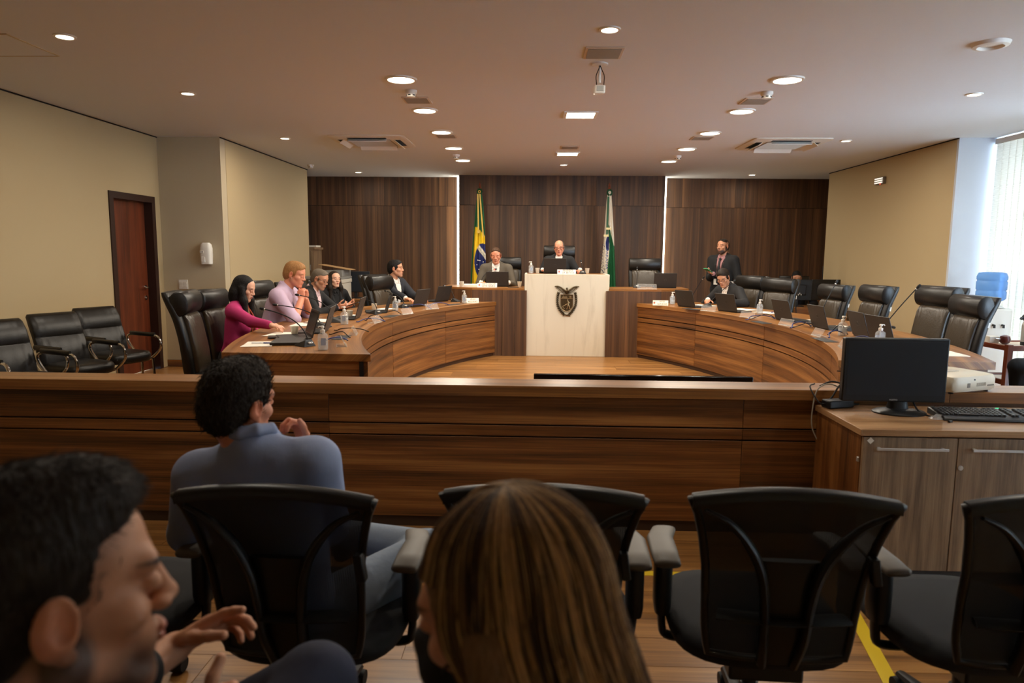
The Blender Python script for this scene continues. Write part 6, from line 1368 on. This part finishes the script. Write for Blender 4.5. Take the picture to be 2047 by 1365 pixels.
# 6 man in the grey suit on the dais with the pink ribbon
def ribbon(c):
    T = c['T']; o = T @ Vector((-.105, .150, .39)); rb = MB(); e = lambda x, z: o + Vector((x, .0, z))
    rb.tube(catmull([e(-.018, -.04), e(.006, .0), e(.010, .026), e(0, .036), e(-.010, .026), e(-.006, 0), e(.018, -.04)], 5), .006, 6, flat=.4); rb.build('pink_ribbon', mat('ribbon_pink', (235, 80, 130), .5), c['t'], smooth=180)
L6, r6, s6 = (-.585, 11.02, .25), 178, .985
person('man in grey suit with pink ribbon reading behind a laptop on the left counter', L6, r6, lean=12, head=(2, -17, 0), hoff=(0, .04, 0), sc=s6, build=1.1, skin=S_RED, outfit=suit(GREYS, WSHIRT, GREYS, mat('tie_silver', (170, 166, 160), .5), (.072, .56, .2), ribbon), scalp=(srgb(84, 56, 36), 0), hair=hair_short(H_BROWN, .112, .03, thick=-.001), fine=.005,
       arms={1: dict(w=W2L(L6, r6, (-.80, 10.60, 1.04), s6), hint=(.4, -.3, -1), f=(-.6, .6, -.1), n=(0, 0, -1)), -1: dict(w=W2L(L6, r6, (-.38, 10.60, 1.04), s6), hint=(-.4, -.3, -1), f=(.7, .5, -.1), n=(0, 0, -1))}, paint=dict(lip=LIPM, closed=True, brow=srgb(150, 96, 70)))
# 7 president
def lapel_pin(c): MB().box(c['T'] @ Vector((-.088, .146, .40)), (.016, .004, .012)).build('lapel_pin', STEEL, c['t'], smooth=0)
L7, r7, s7 = (.385, 11.06, .42), 179, .94
c7 = person('bald president with glasses in black suit behind the white marble stand', L7, r7, lean=6, head=(-4, -8, 2), hoff=(0, .03, 0), sc=s7, build=1.1, skin=S_RED, outfit=suit(BLACKC, WSHIRT, BLACKC, mat('tie_navy', (52, 52, 78), .5, var=.5, bscale=200), (.062, .56, .25), lapel_pin), hair=hair_short(H_GREY, .105, .03, thick=.0025, bald=True), fine=.005,
            arms={1: dict(w=W2L(L7, r7, (.13, 10.72, 1.235), s7), hint=(.4, -.3, -1), f=(-.4, .7, -.1), n=(0, 0, -1)), -1: dict(w=W2L(L7, r7, (.70, 10.74, 1.24), s7), hint=(-.5, -.2, -1), f=(.1, .9, -.15), n=(0, 0, -1), curl=(.8, .8, .5))}, paint=dict(lip=LIPM, brow=srgb(120, 90, 70))); glasses(c7)
# 8 standing man
def lany(c):
    T = c['T']; m = MB()
    for q in (-1, 1): m.tube(catmull([T @ Vector((q * .06, .02, .535)), T @ Vector((q * .052, .115, .42)), T @ Vector((q * .02, .150, .25)), T @ Vector((0.02, .158, .18))], 6), .005, 6)
    m.build('lanyard', BLACKM, c['t'], smooth=180); MB().box(T @ Vector((.03, .166, .13)), (.062, .003, .09)).build('badge', PAPER, c['t'], smooth=0)
L8, r8, s8 = (2.99, 11.25, 0), -222, 1.01
c8 = person('bearded man standing in black suit with badge holding a green phone by the back wall', L8, r8, stand=True, lean=1, head=(-10, 0, 0), sc=s8, build=1.1, skin=S_TAN, outfit=suit(BLACKC, ROSESH, BLACKC, mat('tie_black', (20, 19, 20), .5), (.075, .56, .02), lany), scalp=(srgb(34, 25, 20), 0), hair=hair_short(H_DARK, .108, .02, thick=-.004, noise=(.0006, 300)), fine=.0055,
            arms={1: dict(w=W2L(L8, r8, (2.79, 11.06, 1.19), s8), hint=(.5, -.5, -.8), f=Wd(r8, (-.75, -.35, .28)), n=(-.2, .2, 1), curl=(.6, .7, .4)), -1: dict(w=(-.29, .04, .82), hint=(-.5, -.6, 0))}, paint=dict(lip=srgb(140, 80, 66), beard=srgb(58, 38, 28), beard_soft=.3, moust=srgb(52, 34, 26)))
t = thing('phone', 'green phone in the hand of the standing bearded man', 'phone', (2.695, 11.00, 1.245), R(-230)); MB().box((0, 0, 0), (.075, .155, .010), rotm(R(24))).build('phone_body', mat('phone_green', (60, 170, 120), .35), t, bev=.003); MB().box((0, -.0, .0055), (.066, .14, .001), rotm(R(24))).build('screen', MATS['screen_off'], t, smooth=0)
# 9 writing man
L9, r9, s9 = (2.90, 10.06, 0), 118, .99
c9 = person('man with glasses and black suit bent over writing at the right desk', L9, r9, lean=22, head=(26, -26, 6), hoff=(0, .05, -.01), sc=s9, build=1.12, skin=S_WARM, outfit=suit(CHAR, WSHIRT, CHAR, None, (.062, .56, .2)), scalp=(srgb(34, 25, 20), 0), hair=hair_short(H_DARK, .114, .004, top=.010, thick=.004), fine=.005,
            arms={1: dict(w=W2L(L9, r9, (2.47, 10.02, .85), s9), hint=(.8, -.2, -.5), f=Wd(r9, (-.3, -.8, -.1)), n=(0, 0, -1), curl=(.7, .8, .5)), -1: dict(w=W2L(L9, r9, (2.62, 9.50, .85), s9), hint=(-.8, -.2, -.5), f=Wd(r9, (-.8, .25, -.1)), n=(0, 0, -1))}, paint=dict(lip=LIPM, closed=True)); glasses(c9)
# 10 man hidden behind monitors
L10, r10 = (4.42, 12.0, 0), 165
person('man whose dark hair and forehead show above the black monitors', L10, r10, seat=.385, lean=6, head=(0, -14, 0), sc=.965, skin=S_WARM, outfit=suit(NAVY, WSHIRT, NAVY, None, cuff=False), scalp=(srgb(24, 18, 15), 0), hair=hair_short(H_BLACK, .114, .0, thick=.003), fine=.0065)
lchair(4.44, 12.05, 168, 'leather chair of the man behind the black monitors', 0, g1, .97)
# 11 person at the right edge
def black_all(c): suit(BLACKC, BLACKC, BLACKC, None, cuff=False)(c)
L11, r11 = (4.76, 6.13, 0), 92
person('person in black trousers whose knees enter at the right edge by the trolley', L11, r11, lean=-4, sc=1.0, outfit=black_all, scalp=(srgb(34, 25, 20), 0), hair=hair_short(H_DARK), fine=.0075, legpose=({-1: Vector((-.16, .50, .53)), 1: Vector((.10, .50, .53))}, {-1: Vector((-.15, .42, .085)), 1: Vector((.12, .44, .085))}))

# 12 man in the blue shirt, seen from behind
def blue_outfit(c):
    t = c['t']; s = SDF(); c['torso'](s, .015)
    for q in (-1, 1): c['arm'](s, q, .017, .95)
    s.use(c['T']); s.cap((0, -.025, .51), (0, -.025, .545), .063, .060, .02); s.use(Matrix.Identity(4)); sdf_obj('shirt', s.mesh(.0085), BLUESH, t); collar(c, BLUESH, r=.015, dz=.026); pants(c, DENIM)
L12, r12, s12 = (-.700, 1.86, 0), 0, .93
c12 = person('dark haired man in blue shirt seen from behind with hand at his chin', L12, r12, seat=.395, lean=0, sway=-8, head=(-26, -4, 4), hoff=(-.015, .0, -.012), sc=s12, hs=1.05, skin=S_RED, outfit=blue_outfit, scalp=(srgb(34, 25, 20), 0), hair=hair_short(H_DARK, .12, .0, top=.008, thick=.008, noise=(.0045, 210), res=.0045, nape=-.105), fine=.004, hfine=.005,
             arms={1: dict(w=W2L(L12, r12, (-.675, 2.02, .895), s12), hint=(.28, -.05, -1), f=(-.3, .1, .9), n=(-.7, -.5, .2), curl=(1.0, 1.0, .6)), -1: dict(w=(-.18, .30, .62), hint=(-.8, -.3, -.3), hfine=False)},
             legpose=({-1: Vector((-.14, .42, .50)), 1: Vector((.40, .32, .56))}, {-1: Vector((-.14, .42, .09)), 1: Vector((.05, .50, .54))}), paint=dict(lip=LIPM))
strands(c12, c12['hair'], H_DARK, 2600, .026, .0011, lambda p, r: (p.x * 1.2 + r.randn() * .06, -.3 * abs(p.z) + r.randn() * .05, -.06 if p.y < 0 else .04), 3, lift=.55)
# 13 man at the lower left, profile turned away to the right
def fore_outfit(c):
    t = c['t']; s = SDF(); c['torso'](s, .016)
    for q in (-1, 1): c['arm'](s, q, .016, .80)
    s.use(c['T']); s.cap((0, -.025, .50), (0, -.025, .535), .064, .062, .02); s.use(Matrix.Identity(4)); sdf_obj('shirt', s.mesh(.0085), BLACKC, t); collar(c, WSHIRT); pants(c, NAVYT)
L13, r13, s13 = (-.574, .53, 0), -45, .93
c13 = person('dark haired man close at lower left in profile gesturing with both hands', L13, r13, seat=.478, lean=11, head=(0, -3, -3), hoff=(0, .045, -.01), sc=s13, hs=1.10, skin=S_WARM, fine=.0032, hfine=.0036, outfit=fore_outfit, scalp=(srgb(34, 25, 20), 0), hair=hair_short(H_DARK, .106, .022, top=.018, fw=.096, thick=.0, noise=(.0022, 240), res=.0042, nape=-.07),
             arms={-1: dict(w=W2L(L13, r13, (-.625, 1.14, .785), s13), hint=(-.4, -.3, -.8), f=Wd(r13, (.84, .28, .46)), n=Wd(r13, (.35, -.55, -.75)), curl=((.15, .2, .15), (.35, .55, .35), (.5, .7, .4), (.6, .7, .4)), spread=.22, thumb=(.7, .5, .4), hsc=1.06), 1: dict(w=W2L(L13, r13, (-.50, 1.00, .725), s13), hint=(.6, -.3, -.6), f=Wd(r13, (.45, .72, .15)), n=Wd(r13, (-.85, .45, -.1)), curl=(1.05, 1.1, .7), thumb=(.35, .95, -.1), hsc=1.06, tcurl=-.05)},
             legpose=({-1: Vector((-.17, .46, .52)), 1: W2L(L13, r13, (-.37, 1.12, .735), s13)}, {-1: Vector((-.17, .44, .09)), 1: W2L(L13, r13, (-.62, 1.26, .55), s13)}),
             paint=dict(lip=srgb(176, 92, 84), brow=srgb(30, 20, 14), beard=srgb(86, 62, 50), beard_soft=.4, moust=srgb(90, 64, 52), closed=True))
strands(c13, c13['hair'], H_DARK, 3000, .022, .0008, lambda p, r: (r.randn() * .04, .2 if p.z > .06 else -.15, -.12 if p.z < .07 else .0), 4, lift=.35)
# 14 woman with long blonde brown hair, seen from behind
def fore_w(c):
    t = c['t']; s = SDF(); c['torso'](s, .014)
    for q in (-1, 1): c['arm'](s, q, .014, .95)
    sdf_obj('top', s.mesh(.009), BLACKC, t); pants(c, BLACKC)
    H = c['H']; s = SDF(); s.use(H); s.ell((0, .062, -.058), (.056, .058, .052), .01); s.ell((0, .10, -.03), (.024, .022, .018), .02); s.use(Matrix.Identity(4)); sdf_obj('face_mask', s.mesh(.004), mat('mask_black', (16, 16, 17), .8), t)
    MB().tube([H @ Vector((.056, .06, -.04)), H @ Vector((.074, .03, -.015)), H @ Vector((.084, -.005, .01))], .002, 6).tube([H @ Vector((-.056, .06, -.04)), H @ Vector((-.074, .03, -.015)), H @ Vector((-.084, -.005, .01))], .002, 6).build('mask_strap', mat('mask_black', (16, 16, 17)), t, smooth=180)
HB = [hairm('blonde_light', (196, 156, 104)), hairm('blonde_mid', (118, 88, 58)), hairm('blonde_dark', (56, 39, 26))]
def fore_hair(c):
    H = c['H']; t = c['t']; hs = c['hs']; s = SDF(); s.use(H)
    s.ell((0, -.018, .036), (.088 * hs, .108 * hs, .097 * hs), .01); s.ell((0, -.045, -.08), (.094, .088, .16), .04); s.ell((0, -.055, -.20), (.098, .09, .17), .05); s.ell((0, -.06, -.32), (.095, .08, .14), .05)
    for x in (-1, 1): s.cap((x * .078, -.012, .0), (x * .094, -.030, -.15), .028, .036, .03); s.cap((x * .094, -.030, -.15), (x * .096, -.035, -.34), .036, .028, .03)
    s.ell((0, .125, -.045), (.064, .085, .082), .010, True); s.use(Matrix.Identity(4)); o = sdf_obj('hair', s.mesh(.0055, noise=(.0012, 130)), HB[1], t); c['hair'] = o
    rnd = np.random.RandomState(11); cus = []
    for k in range(3):
        cu = bpy.data.curves.new('hair_strands', 'CURVE'); cu.dimensions = '3D'; cu.bevel_depth = .0011; cu.bevel_resolution = 0; cu.materials.append(HB[k]); cus.append(cu)
    prof = [(.137, .0), (.132, .36), (.105, .74), (.06, .94), (.0, 1.0), (-.08, 1.04), (-.18, 1.08), (-.28, 1.08), (-.40, 1.0)]
    for i in range(1500):
        a = rnd.uniform(0, 2 * math.pi); ca, sa = math.cos(a), math.sin(a)
        if sa > .86: continue
        k = rnd.choice(3, p=(.34, .40, .26)) if rnd.rand() < .75 else int((math.sin(a * 9) + 1) * 1.49)
        sp = cus[k].splines.new('POLY'); pts = []; wv = rnd.uniform(0, 6); am = rnd.uniform(.001, .006); tw = rnd.uniform(-.15, .15); inset = rnd.uniform(-.004, .0045); zs = rnd.uniform(-.012, .004)
        for j, (z, r) in enumerate(prof):
            f = max(0, -z) / .4; aa = a + tw * f + am * 6 * math.sin(wv + z * 26)
            cx, cy = math.cos(aa), math.sin(aa); rx = .089 * r * (1 if z > 0 else 1) + inset; ry = .108 * r + inset
            if cy > 0 and z < 0: ry = .055 * (1 - .8 * f) + inset; 
            p = Vector((rx * cx + (.015 * (1 - r) if z > 0 else 0), ry * cy - .018 - .035 * min(1, f * 1.6), z + zs * (z < 0)))
            pts.append(H @ (p * hs if False else Vector((p.x * hs, p.y * hs, p.z * hs))))
        if sa > .5: pts = pts[:4]
        P = catmull(pts, 3); sp.points.add(len(P) - 1)
        for j, p in enumerate(P): sp.points[j].co = (*p, 1); sp.points[j].radius = .6 + .6 * math.sin(math.pi * min(1, j / len(P) + .1))
    for cu in cus:
        ob = bpy.data.objects.new('hair_strands', cu); COL.objects.link(ob); ob.parent = t; ob['kind'] = 'stuff'
L14, r14, s14 = (.005, .70, -.05), 40, .95
person('woman close to the camera with long blonde brown hair and black mask, seen from behind', L14, r14, seat=.44, lean=4, head=(32, -10, 0), hoff=(0, .02, -.02), sc=s14, hs=1.04, fem=True, skin=S_WARM, fine=.0036, outfit=fore_w, hair=fore_hair, paint=dict(lip=LIPF))
